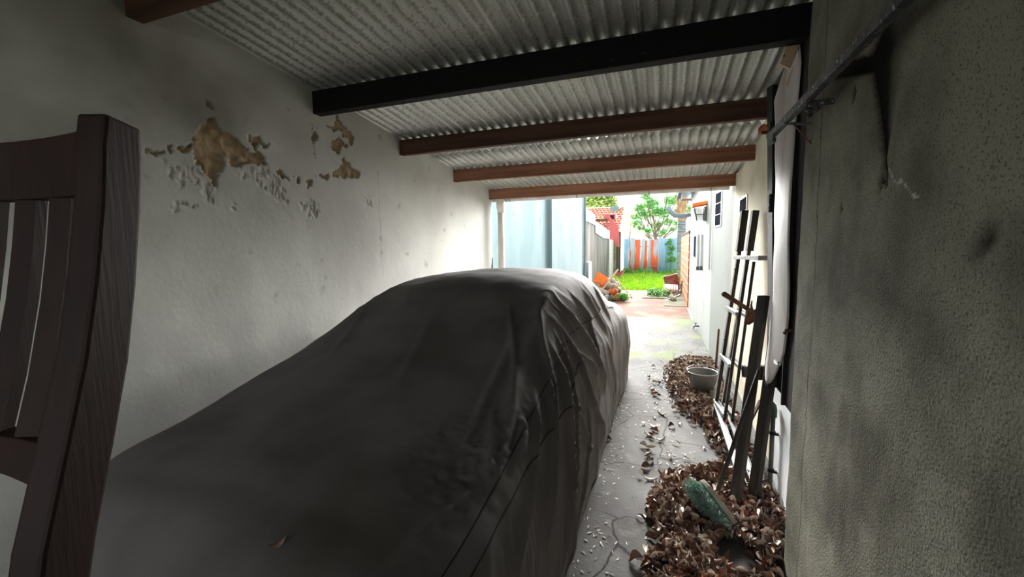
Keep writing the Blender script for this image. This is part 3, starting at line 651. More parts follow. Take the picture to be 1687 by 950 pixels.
# sliding rail on the near wall
t = thing('wall_rail', 'worn grey steel rail running diagonally across the top right, bracketed off the wall', 'rail', (.47,1.7,2.07))
za = 2.075
bm = B()
prism(bm, [(.462,2.43,za-.016),(.486,2.43,za-.016),(.490,2.43,za-.010),(.490,2.43,za+.016),(.468,2.43,za+.018),(.458,2.43,za+.008)], (0,-3.2,0)); obj('rail_bar', bm, M['steel'], t)
bm = B(); bmesh.ops.create_icosphere(bm, subdivisions=2, radius=.02, matrix=Matrix.Translation((.475,2.35,za-.035)) @ Matrix.Diagonal((.5,1.1,.9,1))); box(bm, (.462,2.30,za-.05), (.47,2.40,za-.01)); obj('rail_end', bm, M['steel'], t)
bm = B(); bar(bm, (.476,1.86,za-.018), (.57,1.86,za-.018), .006, .02); bar(bm, (.478,1.86,za-.04), (.478,1.86,za-.012), .02, .03)
for k in range(5): bmesh.ops.create_icosphere(bm, subdivisions=1, radius=.012, matrix=Matrix.Translation((.485+random.uniform(-.01,.02),1.86+random.uniform(-.03,.03),za-.035-random.uniform(0,.02))))
obj('anchor', bm, M['steel'], t)
bm = B(); bar(bm, (.47,2.12,za-.018), (.575,2.12,za-.03), .022, .006); bar(bm, (.56,2.12,za-.075), (.56,2.12,za-.015), .03, .02); obj('bracket_arm', bm, M['steel'], t)
bm = B(); bar(bm, (.50,2.12,za-.025), (.562,2.10,za-.115), .018, .005); obj('bracket_strut', bm, M['rust'], t)
t = thing('clay_tile', 'small curved rusty clay tile on a stub under the second brown beam', 'tile', (.70,3.55,2.2))
bm = B()
pp = ony(1252,215,3.55); c0 = Vector((pp.x+.02, 3.55, pp.z))
n = 12; va = []; vb = []
for k in range(n+1):
    a = PI*k/n; va.append(c0+Vector((-.0+.035*math.cos(a), -.02, .035*math.sin(a)))); vb.append(c0+Vector((.028*math.cos(a), -.02, .028*math.sin(a))))
prism(bm, va+vb[::-1], (.03,.16,0)); obj('tile', bm, M['terracotta'], t)
bm = B(); bar(bm, c0+Vector((0,.05,-.005)), (.76,3.62,c0.z-.005), .03, .02); obj('stub', bm, M['rust'], t)

# ================================================================== LADDERS AND TOOLS
def ladder(label, far, near, mid, rungs, tracks=()):
    t = thing('frame_ladder', label, 'ladder', tuple(far[0]), 'ladders leaning on the right wall')
    return t
t = thing('frame_ladder', 'front dark wooden ladder with pale metal rungs leaning on the cream wall', 'ladder', (.43,3.96,0))
bm = B(); bar(bm, (.430,3.96,.0), (.622,3.98,1.83), .028, .075, up=(0,1,0), bev=.003); obj('stile', bm, M['dark_wood'], t)
bm = B(); bar(bm, (.585,3.95,1.50), (.615,3.97,1.83), .05, .10, up=(0,1,0), bev=.003); obj('stile_cap', bm, M['dark_wood'], t)
bm = B(); bar(bm, (.470,3.65,.03), (.600,3.65,1.46), .022, .026, up=(0,1,0), bev=.002); obj('stile', bm, M['dark_wood'], t)
bm = B(); bar(bm, (.575,3.99,1.447), (.609,3.17,1.462), .055, .03, bev=.002); obj('rung', bm, M['alu'], t)
for z, xa, xb in ((1.015,.525,.55),(.60,.488,.512),(.19,.45,.485)):
    bm = B(); bar(bm, (xa,3.98,z), (xb,3.64,z), .04, .03, bev=.002); obj('rung', bm, M['alu'], t)
for z in (1.35,.75,.12):
    bm = B(); bmesh.ops.create_icosphere(bm, subdivisions=2, radius=.009, matrix=Matrix.Translation((.43+.105*z-.014,3.945,z))); obj('bolt', bm, M['alu'], t)
t = thing('frame_ladder', 'rear dark wooden ladder pressed between the front one and the wall', 'ladder', (.5,4.0,0))
bm = B(); bar(bm, (.492,4.0,.0), (.700,4.0,1.83), .026, .07, up=(0,1,0), bev=.003); obj('stile', bm, M['dark_wood'], t)
bm = B(); bar(bm, (.665,3.99,1.50), (.697,3.99,1.83), .048, .10, up=(0,1,0), bev=.003); obj('stile_cap', bm, M['dark_wood'], t)
bm = B(); bar(bm, (.532,3.70,.0), (.652,3.70,1.42), .02, .024, up=(0,1,0), bev=.002); obj('stile', bm, M['dark_wood'], t)
for z in (.99,.575,.17):
    bm = B(); bar(bm, (.5+.113*z,3.99,z), (.545+.085*z,3.69,z), .035, .028, bev=.002); obj('rung', bm, M['alu'], t)
for i, (xa, xb, lab) in enumerate(((.450,.490,'pale metal channel on the leaves, left of the pair running under the ladders'),(.527,.560,'pale metal channel on the leaves, right of the pair beside the wall'))):
    t = thing('metal_channel', lab, 'metal strip', (xb,2.85,.03), 'pale metal channels')
    bm = B(); pts = [(xa,3.93,.17-.02*i),(xb,2.80,.055)]
    bar(bm, pts[0], pts[1], .042, .004); bar(bm, Vector(pts[0])+Vector((-.02,0,.008)), Vector(pts[1])+Vector((-.02,0,.008)), .003, .016); bar(bm, Vector(pts[0])+Vector((.02,0,.008)), Vector(pts[1])+Vector((.02,0,.008)), .003, .016)
    obj('channel', bm, M['alu'], t)
# two heavy planks leaning in front of the black door
for foot, top, lab in (((.419,2.66,0),tuple(ony(1265,487,2.90)-Vector((.022,0,0))),'thick dark plank leaning on the black door, the left of two'), ((.532,2.75,0),(.62,2.80,1.05),'thick dark plank leaning on the black door, the right of two, nearest the pipe')):
    bm = B(); bar(bm, foot, top, .03, .075, up=(-.45,1,0), bev=.004); o = obj('leaning_plank', bm, M['dark_wood'], piv=foot); tag(o, lab, 'plank', 'dark planks leaning on the door')
# mattock laid through the ladders
t = thing('mattock', 'rusty mattock with wooden handle hooked through the ladders', 'mattock', (.5,3.5,1.1))
a = ony(1191,483,3.45); b = ony(1240,514,3.62)
bm = B(); tube(bm, [a, a+(b-a)*.03, a+(b-a)*.5, b], [.015,.02,.017,.016], 12); obj('handle', bm, M['brown_wood'], t, True)
bm = B(); c = b
prism(bm, [c+Vector((-.035,0,.01)), c+Vector((-.012,0,.03)), c+Vector((.02,0,.0)), c+Vector((.02,0,-.07)), c+Vector((-.02,0,-.10)), c+Vector((-.055,0,-.095)), c+Vector((-.05,0,-.05))], (0,.008,0)); obj('blade', bm, M['rust'], t)
bm = B(); tube(bm, [c+Vector((-.02,0,.0)), c+Vector((.02,0,.01)), c+Vector((.05,0,.05)), c+Vector((.062,0,.10))], [.014,.014,.009,.004], 8); tube(bm, [c+Vector((0,0,.0)), c+Vector((-.012,0,.05)), c+Vector((-.008,0,.09))], [.012,.008,.004], 8); obj('tine', bm, M['rust'], t)
# thin stick by the bucket
bm = B(); tube(bm, [(.572,5.2,.0),(.585,5.22,.30),(.60,5.25,.60)], [.014,.013,.012], 8); o = obj('wooden_stick', bm, M['brown_wood'], piv=(.572,5.2,0), smooth=True); tag(o, 'thin wooden stick standing behind the bucket against the wall', 'stick')
# ribbed vent hose on wall
t = thing('wall_vent', 'short ribbed grey vent pipe sticking out low on the cream wall', 'vent', (.68,3.6,.58))
c = Vector((.745,3.62,.57))
bm = B(); pr = []
for k in range(9): pr += [(.042,-.02-k*.016),(.050,-.026-k*.016)]
lathe(bm, pr, c, 20, (1,0,0)); obj('ribbed_pipe', bm, M['pipe_grey'], t)
bm = B(); lathe(bm, [(.058,.0),(.058,-.05),(.052,-.055),(.045,-.05),(.04,-.02)], c, 20, (1,0,0)); obj('collar', bm, M['rubber'], t)
bm = B(); box(bm, (.560,3.50,.0), (.571,3.56,.40), .002); 
bmesh.ops.rotate(bm, verts=bm.verts[:], cent=(.565,3.53,0), matrix=Matrix.Rotation(.35, 3, 'Y')); o = obj('board_offcut', bm, M['brown_wood'], piv=(.565,3.53,0)); tag(o, 'reddish brown board offcut leaning low on the wall behind the planks', 'board')
bm = B(); prism(bm, [(.50,3.80,.03),(.58,3.78,.03),(.575,3.86,.05),(.51,3.87,.045)], (0,0,.035)); bev_(bm, bm.verts[:], .008); o = obj('red_scoop', bm, M['red_plastic'], piv=(.53,3.82,.03)); tag(o, 'small bright red plastic piece in the leaves at the ladder feet', 'plastic piece')
# bucket
t = thing('bucket', 'dented grey metal bucket on the dry leaves by the right wall', 'bucket', (.40,4.72,0))
bm = B(); lathe(bm, [(0,.012),(.085,.012),(.09,0),(.098,.0),(.148,.225),(.156,.232),(.15,.24),(.142,.232),(.092,.015)], (.40,4.72,.0), 36); obj('pail', bm, M['bucket'], t, True)
bm = B(); pts = [Vector((.40+.152*math.cos(a), 4.72+.152*math.sin(a)*.95, .235+.02*math.sin(a*1.0)+.012)) for a in np.linspace(-.2, PI+.2, 20)]; tube(bm, pts, .004, 6); obj('handle', bm, M['steel'], t, True)
bm = B(); box(bm, (.545,4.69,.20), (.558,4.75,.25), .002); obj('ear', bm, M['steel'], t)
bm = B(); prism(bm, [(.44,4.42,.0),(.50,4.46,.0),(.545,4.48,.22),(.515,4.47,.235),(.48,4.45,.16)], (.02,-.035,.0)); bev_(bm, bm.verts[:], .008); o = obj('stone_slab', bm, M['stone'], piv=(.48,4.45,0)); tag(o, 'broken pale stone slab propped upright in front of the bucket', 'stone')
# green pipe on the white dado
t = thing('wall_pipe', 'dark green-grey water pipe with elbow clamped on the white panel', 'pipe', (.645,2.88,0))
bm = B(); tube(bm, [(.645,2.88,.0),(.645,2.88,.53)], .0135, 14); obj('pipe', bm, M['pipe_grey'], t, True)
bm = B(); tube(bm, [(.645,2.88,.50),(.645,2.88,.545),(.643,2.89,.565),(.635,2.92,.572),(.632,2.95,.572)], [.021,.021,.021,.02,.02], 14); obj('elbow', bm, M['pipe_green'], t, True)
for z in (.16,.40):
    bm = B(); tube(bm, [(.645,2.88,z-.01),(.645,2.88,z+.01)], .018, 14); box(bm, (.645,2.85,z-.006), (.676,2.87,z+.006)); obj('clamp', bm, M['rubber'], t)
# broom
t = thing('broom', 'old broom with green bristles lying tilted on the leaves, handle against the door', 'broom', (.30,2.5,0))
ha = Vector((.322,2.60,.13)); hb = Vector((.53,2.72,.83))
bm = B(); tube(bm, [ha, (ha+hb)/2, hb], [.0125,.0125,.012], 10); obj('handle', bm, M['dark_wood'], t, True)
e1 = Vector((.215,2.56,.175)); e2 = Vector((.372,2.40,.045)); ax = (e2-e1).normalized(); hd = (hb-ha).normalized(); dn = Vector((-.45,-.62,-.35)); dn = (dn-ax*dn.dot(ax)).normalized(); sd = ax.cross(dn).normalized()
bm = B()
prism(bm, [e1-sd*.018-dn*.0, e1-sd*.034+ax*.05, e2-sd*.034-ax*.04, e2-sd*.014, e2+sd*.014, e2+sd*.034-ax*.04, e1+sd*.034+ax*.05, e1+sd*.018], -dn*.03); bev_(bm, bm.verts[:], .004); obj('head_block', bm, M['stone'], t)
bm = B()
for k in range(1500):
    s = random.random(); q = random.uniform(-.022,.022); p0 = e1+(e2-e1)*s+sd*q
    d = (dn+ax*random.uniform(-.8,.8)+sd*(q*20+random.uniform(-.9,.9))).normalized(); p1 = p0+d*.05; p2 = p1+(d+Vector((random.uniform(-.8,.8),random.uniform(-.8,.8),random.uniform(-.8,.5)))).normalized()*.05
    if p2.z < .008: p2.z = .008
    if p1.z < .008: p1.z = .008
    tube(bm, [p0, p1, p2], .0011, 3, False)
br = obj('bristles', bm, M['bristle'], t); br['kind'] = 'stuff'
# access cover in the ground outside
t = thing('access_cover', 'square concrete access cover set in the mossy path', 'cover', (.34,6.15,0))
bm = B(); box(bm, (.14,5.88,.0), (.52,6.42,.012), .003); obj('frame', bm, M['slab'], t)
bm = B(); box(bm, (.165,5.91,.01), (.495,6.39,.018), .003); obj('lid', bm, M['concrete'], t)

# ================================================================== LEAVES
def leaf_mesh(kind, L, Wd, curl, cup, seed):
    r = random.Random(seed); n = 7; k = 4; verts = []; faces = []
    for i in range(n):
        s = i/(n-1); w = Wd*(math.sin(PI*min(1, s*.95+.03))**.75)*.5
        for j in range(k+1):
            q = (j/k-.5)*2; y = (s-.5)*L; x = q*w
            z = curl*(s-.5)**2*4*L*.5+cup*abs(q)**1.4*w+r.uniform(-.001,.001); verts.append((x, y, z))
    for i in range(n-1):
        for j in range(k): a = i*(k+1)+j; faces.append((a, a+1, a+k+2, a+k+1))
    return verts, faces
KINDS = [leaf_mesh(0, .062,.030,.35,.9,1), leaf_mesh(0,.055,.034,-.3,1.3,2), leaf_mesh(0,.07,.028,.5,-.7,3), leaf_mesh(0,.048,.028,.1,1.6,4), leaf_mesh(0,.058,.022,-.45,.4,5)]
def pile_h(x, y):
    if y < 3.35:
        lb = np.interp(y, [1.3,1.93,2.15,2.53,2.92,3.08,3.3], [-.08,-.08,-.075,-.09,.0,.30,.46])
        rb = .56 if y < 2.2 else .67
        if ((x-.36)/.11)**2+((y-2.18)/.13)**2 < 1: return 0
    else:
        lb = np.interp(y, [3.3,3.96,4.38,4.97,5.6,6.1], [.42,.22,.08,.02,.02,.15]); rb = .66
    d = min(x-lb, (rb-x)+.12); 
    if x > rb-.02: return 0
    return max(0, min(1, d/.16))
cand = []
tries = 0
while len(cand) < 5200:
    tries += 1
    u = random.random()
    y = 1.45+(6.1-1.45)*u**1.35; x = random.uniform(-.15,.66 if y > 2.2 else .51)
    h = pile_h(x, y)
    if random.random() < (.12+.88*h if h > 0 else 0): cand.append((x, y, h))
    elif h == 0 and random.random() < .02 and x < .5: cand.append((x, y, 0))
fabric_pts = None
objs_l = []
def leaf_tr(x, y, h, top):
    z = .006+h*(.0 if not top else .0)+random.random()*(.040*h)+.004
    if top: z = .010+.036*h+random.uniform(-.006,.008)
    tl = .65 if h > 0 else .15
    return Matrix.Translation((x,y,z+.006)) @ Matrix.Rotation(random.uniform(0,2*PI), 4, 'Z') @ Matrix.Rotation(random.gauss(0,tl), 4, 'X') @ Matrix.Rotation(random.gauss(0,tl), 4, 'Y') @ Matrix.Scale(random.uniform(.85,1.4), 4)
protos = []; SH = {}
for ki, (v_, f_) in enumerate(KINDS):
    for mi in range(4):
        me = bpy.data.meshes.new('dry_leaf'); me.from_pydata(v_, [], f_); me.materials.append(LEAF[mi])
        for p in me.polygons: p.use_smooth = True
        protos.append((me, mi)); SH[me.name] = ki
WTS = [.30,.28,.37,.05]
cand.sort(key=lambda c: (c[0]**2+c[1]**2))
near = [c for c in cand if c[1] > 1.62][:560]
random.shuffle(near); near = near[:298]; ns_ = set(near)
LAB = {'sparse': 'brown curled dry leaf lying alone on the cracked concrete', 'pile': 'brown curled dry leaf in the front drift of leaves beside the near wall'}
lproto = None
for (x, y, h) in near:
    mi = random.choices(range(4), WTS)[0]; me = protos[random.randrange(5)*4+mi][0]
    o = bpy.data.objects.new('dry_leaf', me) if lproto is None else lproto.copy(); lproto = lproto or o
    o.data = me; COL.objects.link(o); o.matrix_world = leaf_tr(x, y, h, True)
    tone = ['dark brown','mid-brown','pale buff','orange-brown'][mi]; shp = ['curled','cupped','twisted','rolled','narrow'][SH[me.name]]
    if h <= 0: zone = 'alone on bare concrete '+('low in the picture' if y < 2.3 else 'beyond the drift' if y > 2.9 else 'left of the broom')
    elif y < 1.95: zone = ('at the bottom picture edge by the wall' if x > .38 else 'at the bottom picture edge, outer side' if x < .1 else 'at the bottom picture edge, mid drift')
    elif math.hypot(x-.29, y-2.45) < .16: zone = ('under the broom bristles' if x < .28 else 'beside the broom head block')
    elif math.hypot(x-.47, y-2.7) < .16: zone = 'at the feet of the leaning planks'
    elif x > .5: zone = 'in the drift below the white panel' if y > 2.25 else 'in the drift against the near wall'
    elif x < .06: zone = 'on the outer fringe, '+('far part' if y > 2.5 else 'near part' if y < 2.2 else 'beside the broom')
    elif y > 2.6: zone = 'at the back of the front drift'
    else: zone = 'mid drift, '+('left of the broom' if x < .25 else 'below the broom')
    tag(o, f'{tone} {shp} dry leaf {zone}', 'leaf', 'dry leaves in the front drift')
vs = []; fs = []; ms = []
for c in cand:
    if c in ns_: continue
    v_, f_ = KINDS[random.randrange(5)]; T = leaf_tr(c[0], c[1], c[2], random.random() < .55); b0 = len(vs)
    if c[1] > 4: T = T @ Matrix.Scale(.8, 4)
    for p in v_: q = T @ Vector(p); vs.append((q.x, q.y, max(q.z, .003)))
    fs += [tuple(a+b0 for a in f) for f in f_]; ms += [random.choices(range(4), WTS)[0]]*len(f_)
me = bpy.data.meshes.new('leaf_litter'); me.from_pydata(vs, [], fs); o = bpy.data.objects.new('leaf_litter', me); COL.objects.link(o)
for m_ in LEAF: me.materials.append(m_)
me.polygons.foreach_set('material_index', ms); me.polygons.foreach_set('use_smooth', [True]*len(fs))
tag(o, 'long drift of brown dry leaves along the foot of the right wall', 'dry leaves', kind='stuff')
# pale petals, needles and crumbs on the concrete
bm = B()
for k in range(700):
    r_ = random.random()
    if r_ < .55: y = random.uniform(1.7,8.5); x = random.gauss(.02, .22) if y < 5 else random.gauss(-.05,.22)
    elif r_ < .8: y = random.gauss(5.0,.8); x = random.gauss(-.02,.12)
    else: y = random.uniform(1.8,4.2); x = random.gauss(-.34,.05)
    if x < -.41 or x > wall_x(max(y,2.2))-.04 or (y < 2.2 and x > .52): continue
    a = random.uniform(0,2*PI); L = random.uniform(.008,.02); w = random.uniform(.002,.006); z = random.uniform(.002,.004)+(.04*pile_h(x,y) if y < 6 else 0)
    d = Vector((math.cos(a)*L, math.sin(a)*L, 0)); e = Vector((-math.sin(a)*w, math.cos(a)*w, .001)); c = Vector((x,y,z))
    bm.faces.new([bm.verts.new(q) for q in (c-d, c-e+Vector((0,0,.002)), c+d, c+e+Vector((0,0,.002)))])
o = obj('leaf_crumbs', bm, LEAF[2]); tag(o, 'pale petals and leaf crumbs scattered over the concrete path', 'litter', kind='stuff')
# leaf on the cover
def on_cover(px, py):
    best = None; r = R @ _v(px, py); Dv = D.reshape(-1, 3)-np.array(EYE); rr = np.array(r); tpar = Dv @ rr; dist = np.linalg.norm(Dv-tpar[:,None]*rr, axis=1)
    dist[tpar < .3] = 9; k = np.where(dist < .012)[0]; k = k[np.argmin(tpar[k])] if len(k) else int(np.argmin(dist))
    i, j = divmod(int(k), nu); return Vector(D[i,j]), Vector(N[i,j])
def leaf_on_cover(px, py, sc, rot, label):
    p, nn = on_cover(px, py); q = nn.to_track_quat('Z', 'Y').to_matrix().to_4x4()
    me = protos[2*4+1][0]; t = bpy.data.objects.new('dry_leaf', me); COL.objects.link(t)
    t.matrix_world = Matrix.Translation(p+nn*.012) @ q @ Matrix.Rotation(rot, 4, 'Z') @ Matrix.Scale(sc, 4); tag(t, label, 'leaf')
leaf_on_cover(460, 893, .62, -.9, 'curled pale brown leaf lying on the car cover near the bottom of the picture')
leaf_on_cover(528, 700, .22, .4, 'tiny pale leaf scrap in the middle of the car cover')
# dark leaf heap by the hem
for k, (px, py) in enumerate(((1002,712),(1000,722))):
    p = onz(px, py, .012); o = bpy.data.objects.new('dry_leaf', protos[4*k][0]); COL.objects.link(o); o.matrix_world = Matrix.Translation((max(p.x,-.40),p.y,.012)) @ Matrix.Rotation(k*1.2+.4, 4, 'Z')
    tag(o, 'dark dry leaf caught against the hem of the car cover, '+('farther' if k == 0 else 'nearer')+' of two', 'leaf')

# ================================================================== OUTSIDE
# neighbour's wall on the left
XW = -2.5
bm = B(); box(bm, (XW-.2,5.4,0), (XW,14.0,3.6)); box(bm, (XW,9.35,0), (XW+.09,9.62,3.6)); struct('wall_neighbour', bm, M['neighbour'])
bm = B(); box(bm, (XW-.2,5.35,0), (XL-.03,5.5,2.3)); struct('wall_return', bm, M['plaster_left'])
def ztop(px, py, y): return ony(px, py, y).z
bm = B()
prism(bm, [(XW,14.0,0),(XW,16.2,0),(XW,16.2,2.72),(XW,14.0,2.85)], (-.2,0,0)); prism(bm, [(XW,16.2,0),(XW,20.7,0),(XW,20.7,2.28),(XW,16.2,2.5)], (-.2,0,0)); struct('wall_yard', bm, M['grey_wall'])
bm = B()
prism(bm, [(XW,14.0,2.42),(XW,16.2,2.36),(XW,16.2,2.74),(XW,14.0,2.87)], (.02,0,0)); prism(bm, [(XW,16.2,2.08),(XW,18.4,1.92),(XW,20.7,1.9),(XW,20.7,2.30),(XW,16.2,2.52)], (.02,0,0)); struct('trim_4', bm, M['neighbour'])
bm = B(); box(bm, (XW-.2,20.7,0), (XW,26.5,1.9)); struct('wall_yard_far', bm, M['plaster_white'])
t = thing('conduit', 'thin grey conduit running up the corner of the neighbouring wall', 'pipe', (XW+.03,13.9,0))
bm = B(); tube(bm, [(XW+.04,13.85,0),(XW+.04,13.85,3.2)], .035, 8); obj('pipe', bm, M['neighbour'], t)
bm = B(); box(bm, (XW,14.15,.35), (XW+.12,14.75,1.05), .01); o = obj('meter_box', bm, M['zinc_old'], piv=(XW,14.4,.35)); tag(o, 'grey meter box on the weathered grey yard wall', 'box')
for y0, m_, w in ((23.3,M['bark'],.12),(24.6,M['dark_wood'],.14)):
    bm = B(); box(bm, (XW+.02,y0,0), (XW+.16,y0+w,2.2 if y0 < 24 else 2.4), .01); o = obj('yard_post', bm, M['grey_wall'], piv=(XW+.1,y0,0)); tag(o, 'weathered post beside the yard wall, '+('nearer' if y0 < 24 else 'beside the corrugated fence'), 'post')
# ground
bm = B(); box(bm, (-2.7,9.55,-.12), (.56,15.5,-.0)); struct('ground_paving', bm, M['pavers'])
bm = B(); box(bm, (.02,11.5,-.001), (.56,15.0,.012)); struct('ground_slab', bm, M['slab'])
bm = B(); box(bm, (-9,15.5,-.14), (6,32,-.02)); struct('ground_lawn', bm, M['soil'])
bm = B(); box(bm, (-.6,13.1,0), (.1,13.25,.035), .008); o = obj('kerb', bm, M['stone'], piv=(-.3,13.1,0)); tag(o, 'pale concrete kerb edging the weedy bed before the lawn', 'kerb')
# grass
def tuft_mesh(n, x0, x1, y0, y1, hmin, hmax, w, z0=-.02, acc=None):
    vs = []; fs = []
    for _ in range(n):
        x = random.uniform(x0,x1); y = random.uniform(y0,y1)
        if acc and not acc(x, y): continue
        h = random.uniform(hmin,hmax)*(.6+.8*mnoise.noise(Vector((x*1.3,y*1.3,0)))+.2); h = max(h, hmin*.6); a = random.uniform(0,2*PI); dx, dy = math.cos(a)*w, math.sin(a)*w
        lx, ly = random.uniform(-.5,.5)*h, random.uniform(-.5,.5)*h; b = len(vs)
        vs += [(x-dx,y-dy,z0),(x+dx,y+dy,z0),(x+lx*.5+dx*.6,y+ly*.5+dy*.6,z0+h*.6),(x+lx*.5-dx*.6,y+ly*.5-dy*.6,z0+h*.6),(x+lx,y+ly,z0+h)]
        fs += [(b,b+1,b+2,b+3),(b+3,b+2,b+4)]
    return vs, fs
vs, fs = tuft_mesh(26000, -2.42, 1.2, 15.4, 25.3, .05, .14, .012, acc=lambda x, y: (x < .5 or y > 16.4) and math.hypot(x-.66, y-19) > .25 and math.hypot(x-.34, y-15.6) > .3)
me = bpy.data.meshes.new('grass'); me.from_pydata(vs, [], fs); me.materials.append(M['grass']); o = bpy.data.objects.new('grass', me); COL.objects.link(o)
tag(o, 'bright green lawn grass in front of the corrugated fence', 'grass', kind='stuff')
vs, fs = tuft_mesh(700, -2.3, .9, 24.2, 25.3, .12, .38, .02)
me = bpy.data.meshes.new('tall_weeds'); me.from_pydata(vs, [], fs); me.materials.append(M['vine']); o = bpy.data.objects.new('tall_weeds', me); COL.objects.link(o)
tag(o, 'taller green weeds along the foot of the corrugated fence', 'weeds', kind='stuff')
# corrugated fence
t = thing('corrugated_fence', 'patchwork fence of upright blue-grey and orange corrugated sheets behind the lawn', 'fence', (-.7,25.5,0))
fx = -2.25; FY = 25.5
for i, (w, m_, h, dy) in enumerate(((.28,'blue_sheet',2.0,0),(.22,'grey_sheet',2.05,-.03),(.40,'orange_sheet',1.95,.01),(.18,'grey_sheet',1.98,-.03),(.20,'orange_sheet',1.9,0),(.24,'grey_sheet',1.97,-.02),(.36,'orange_sheet',1.92,-.05),(.42,'blue_sheet',2.0,.01),(.50,'blue_sheet',1.98,-.02),(.60,'blue_sheet',2.02,.0))):
    n = max(6, int(w/.012)); xs = np.linspace(fx, fx+w+.03, n); zz = np.array([-.02, h*.5, h]); Xg, Zg_ = np.meshgrid(xs, zz, indexing='ij')
    tilt = (.05 if m_ == 'grey_sheet' else 0)
    P = np.stack([Xg+tilt*Zg_, FY+dy+.012*np.sin(2*PI*Xg/.076), Zg_], -1)-np.array([-.7,25.5,0])
    q = grid_mesh('corrugated_sheet', P, M[m_]); q.parent = t; md = q.modifiers.new('t', 'SOLIDIFY'); md.thickness = .003; fx += w
for z in (.5,1.5):
    bm = B(); box(bm, (-2.25,25.54,z), (1.2,25.60,z+.07)); obj('cross_rail', bm, M['bark'], t)
bm = B(); tube(bm, [(-.75,25.3,-.02),(-.75,25.3,.42),(-.32,25.3,.42),(-.32,25.3,-.02)], .018, 8); o = obj('metal_hoop', bm, M['zinc_old'], piv=(-.5,25.3,0)); tag(o, 'grey pipe hoop standing in front of the orange fence sheet', 'pipe')
# foliage helper
def foliage(blobs, n, size, seed, flat=.4):
    r = random.Random(seed); vs = []; fs = []
    tot = sum(b[3]**2 for b in blobs)
    for (cx, cy, cz, rad) in blobs:
        k = int(n*rad**2/tot)
        for _ in range(k):
            d = Vector((r.gauss(0,1), r.gauss(0,1), r.gauss(0,1))).normalized()*rad*(r.random()**.4); c = Vector((cx,cy,cz))+Vector((d.x,d.y,d.z*.75))
            s = size*r.uniform(.6,1.3); a = Vector((r.uniform(-1,1),r.uniform(-1,1),r.uniform(-1,1)*flat)).normalized(); b_ = a.cross(Vector((r.uniform(-.6,.6),r.uniform(-.6,.6),1))).normalized(); b0 = len(vs)
            vs += [tuple(c-a*s), tuple(c+b_*s*.45), tuple(c+a*s), tuple(c-b_*s*.45)]; fs.append((b0,b0+1,b0+2,b0+3))
    return vs, fs
def add_leaves(name, data, m_, parent):
    me = bpy.data.meshes.new(name); vs, fs = data; me.from_pydata([tuple(Vector(v)-Vector(parent['_w'])) for v in vs], [], fs); me.materials.append(m_)
    o = bpy.data.objects.new(name, me); COL.objects.link(o); o.parent = parent; return o
# airy tree behind the fence, right
t = thing('tree', 'airy light green tree with bare lower branches behind the corrugated fence', 'tree', (-.5,28.5,0))
bl = []
for (px, py, rr) in ((1075,335,.55),(1090,350,.6),(1060,352,.55),(1105,330,.5),(1048,368,.4),(1082,370,.45),(1100,365,.35),(1065,325,.35),(1112,352,.4),(1120,322,.4),(1050,345,.25),(1140,345,.5),(1070,310,.5),(1100,305,.6),(1044,356,.3),(1056,340,.4),(1068,380,.3),(1092,382,.3),(1108,378,.25),(1054,376,.22),(1082,350,.4),(1116,366,.35)):
    p = ony(px, py, 28.5); bl.append((p.x, 28.5+random.uniform(-.6,.6), p.z, rr*.9))
add_leaves('foliage', foliage(bl, 9500, .09, 3), M['leaf_green'], t)
bm = B(); base = Vector((-.5,28.5,0)); tube(bm, [base, base+Vector((.05,0,1.3)), base+Vector((-.05,0,2.3))], [.12,.09,.07], 10)
for (cx, cy, cz, rr) in bl:
    s = base+Vector((-.05+random.uniform(-.05,.05),0,random.uniform(1.6,2.4))); m2 = s*.5+Vector((cx,cy,cz))*.5+Vector((random.uniform(-.2,.2),0,-.25)); tube(bm, [s, m2, Vector((cx,cy,cz))], [.05,.032,.012], 6)
    for k in range(3):
        e = Vector((cx+random.uniform(-1,1)*rr, cy, cz+random.uniform(-1,1)*rr)); tube(bm, [m2, (m2+e)/2+Vector((0,0,.1)), e], [.022,.014,.006], 5)
obj('trunk', bm, M['bark'], t)
t = thing('tree', 'small yellow-green shrubby tree behind the left end of the fence', 'tree', (-2.4,27.8,0))
bl = [(ony(px,py,27.8).x, 27.8, ony(px,py,27.8).z, rr) for px, py, rr in ((1040,352,.28),(1036,368,.3),(1042,382,.3),(1054,384,.25),(1033,378,.2))]
add_leaves('foliage', foliage(bl, 260, .08, 5), M['leaf_lime'], t)
bm = B()
for b_ in bl: tube(bm, [(-2.2,27.8,0),(-2.1,27.8,1.5),(b_[0],b_[1],b_[2])], [.05,.035,.01], 6)
obj('trunk', bm, M['bark'], t)
# dark tree behind the tiled house
t = thing('tree', 'dense olive green tree crown rising behind the tiled house roof', 'tree', (-4.2,33,0))
bl = [(ony(px,py,33).x, 33+random.uniform(-.5,.5), ony(px,py,33).z, rr) for px, py, rr in ((975,335,1.0),(990,325,1.2),(1000,335,.9),(985,315,1.2),(1008,338,.5),(965,325,1.1),(1000,318,.8))]
add_leaves('foliage', foliage(bl, 5200, .13, 6), M['leaf_dark'], t)
bm = B(); tube(bm, [(-4.2,33,0),(-4.2,33,4.5)], [.2,.14], 8); obj('trunk', bm, M['bark'], t)
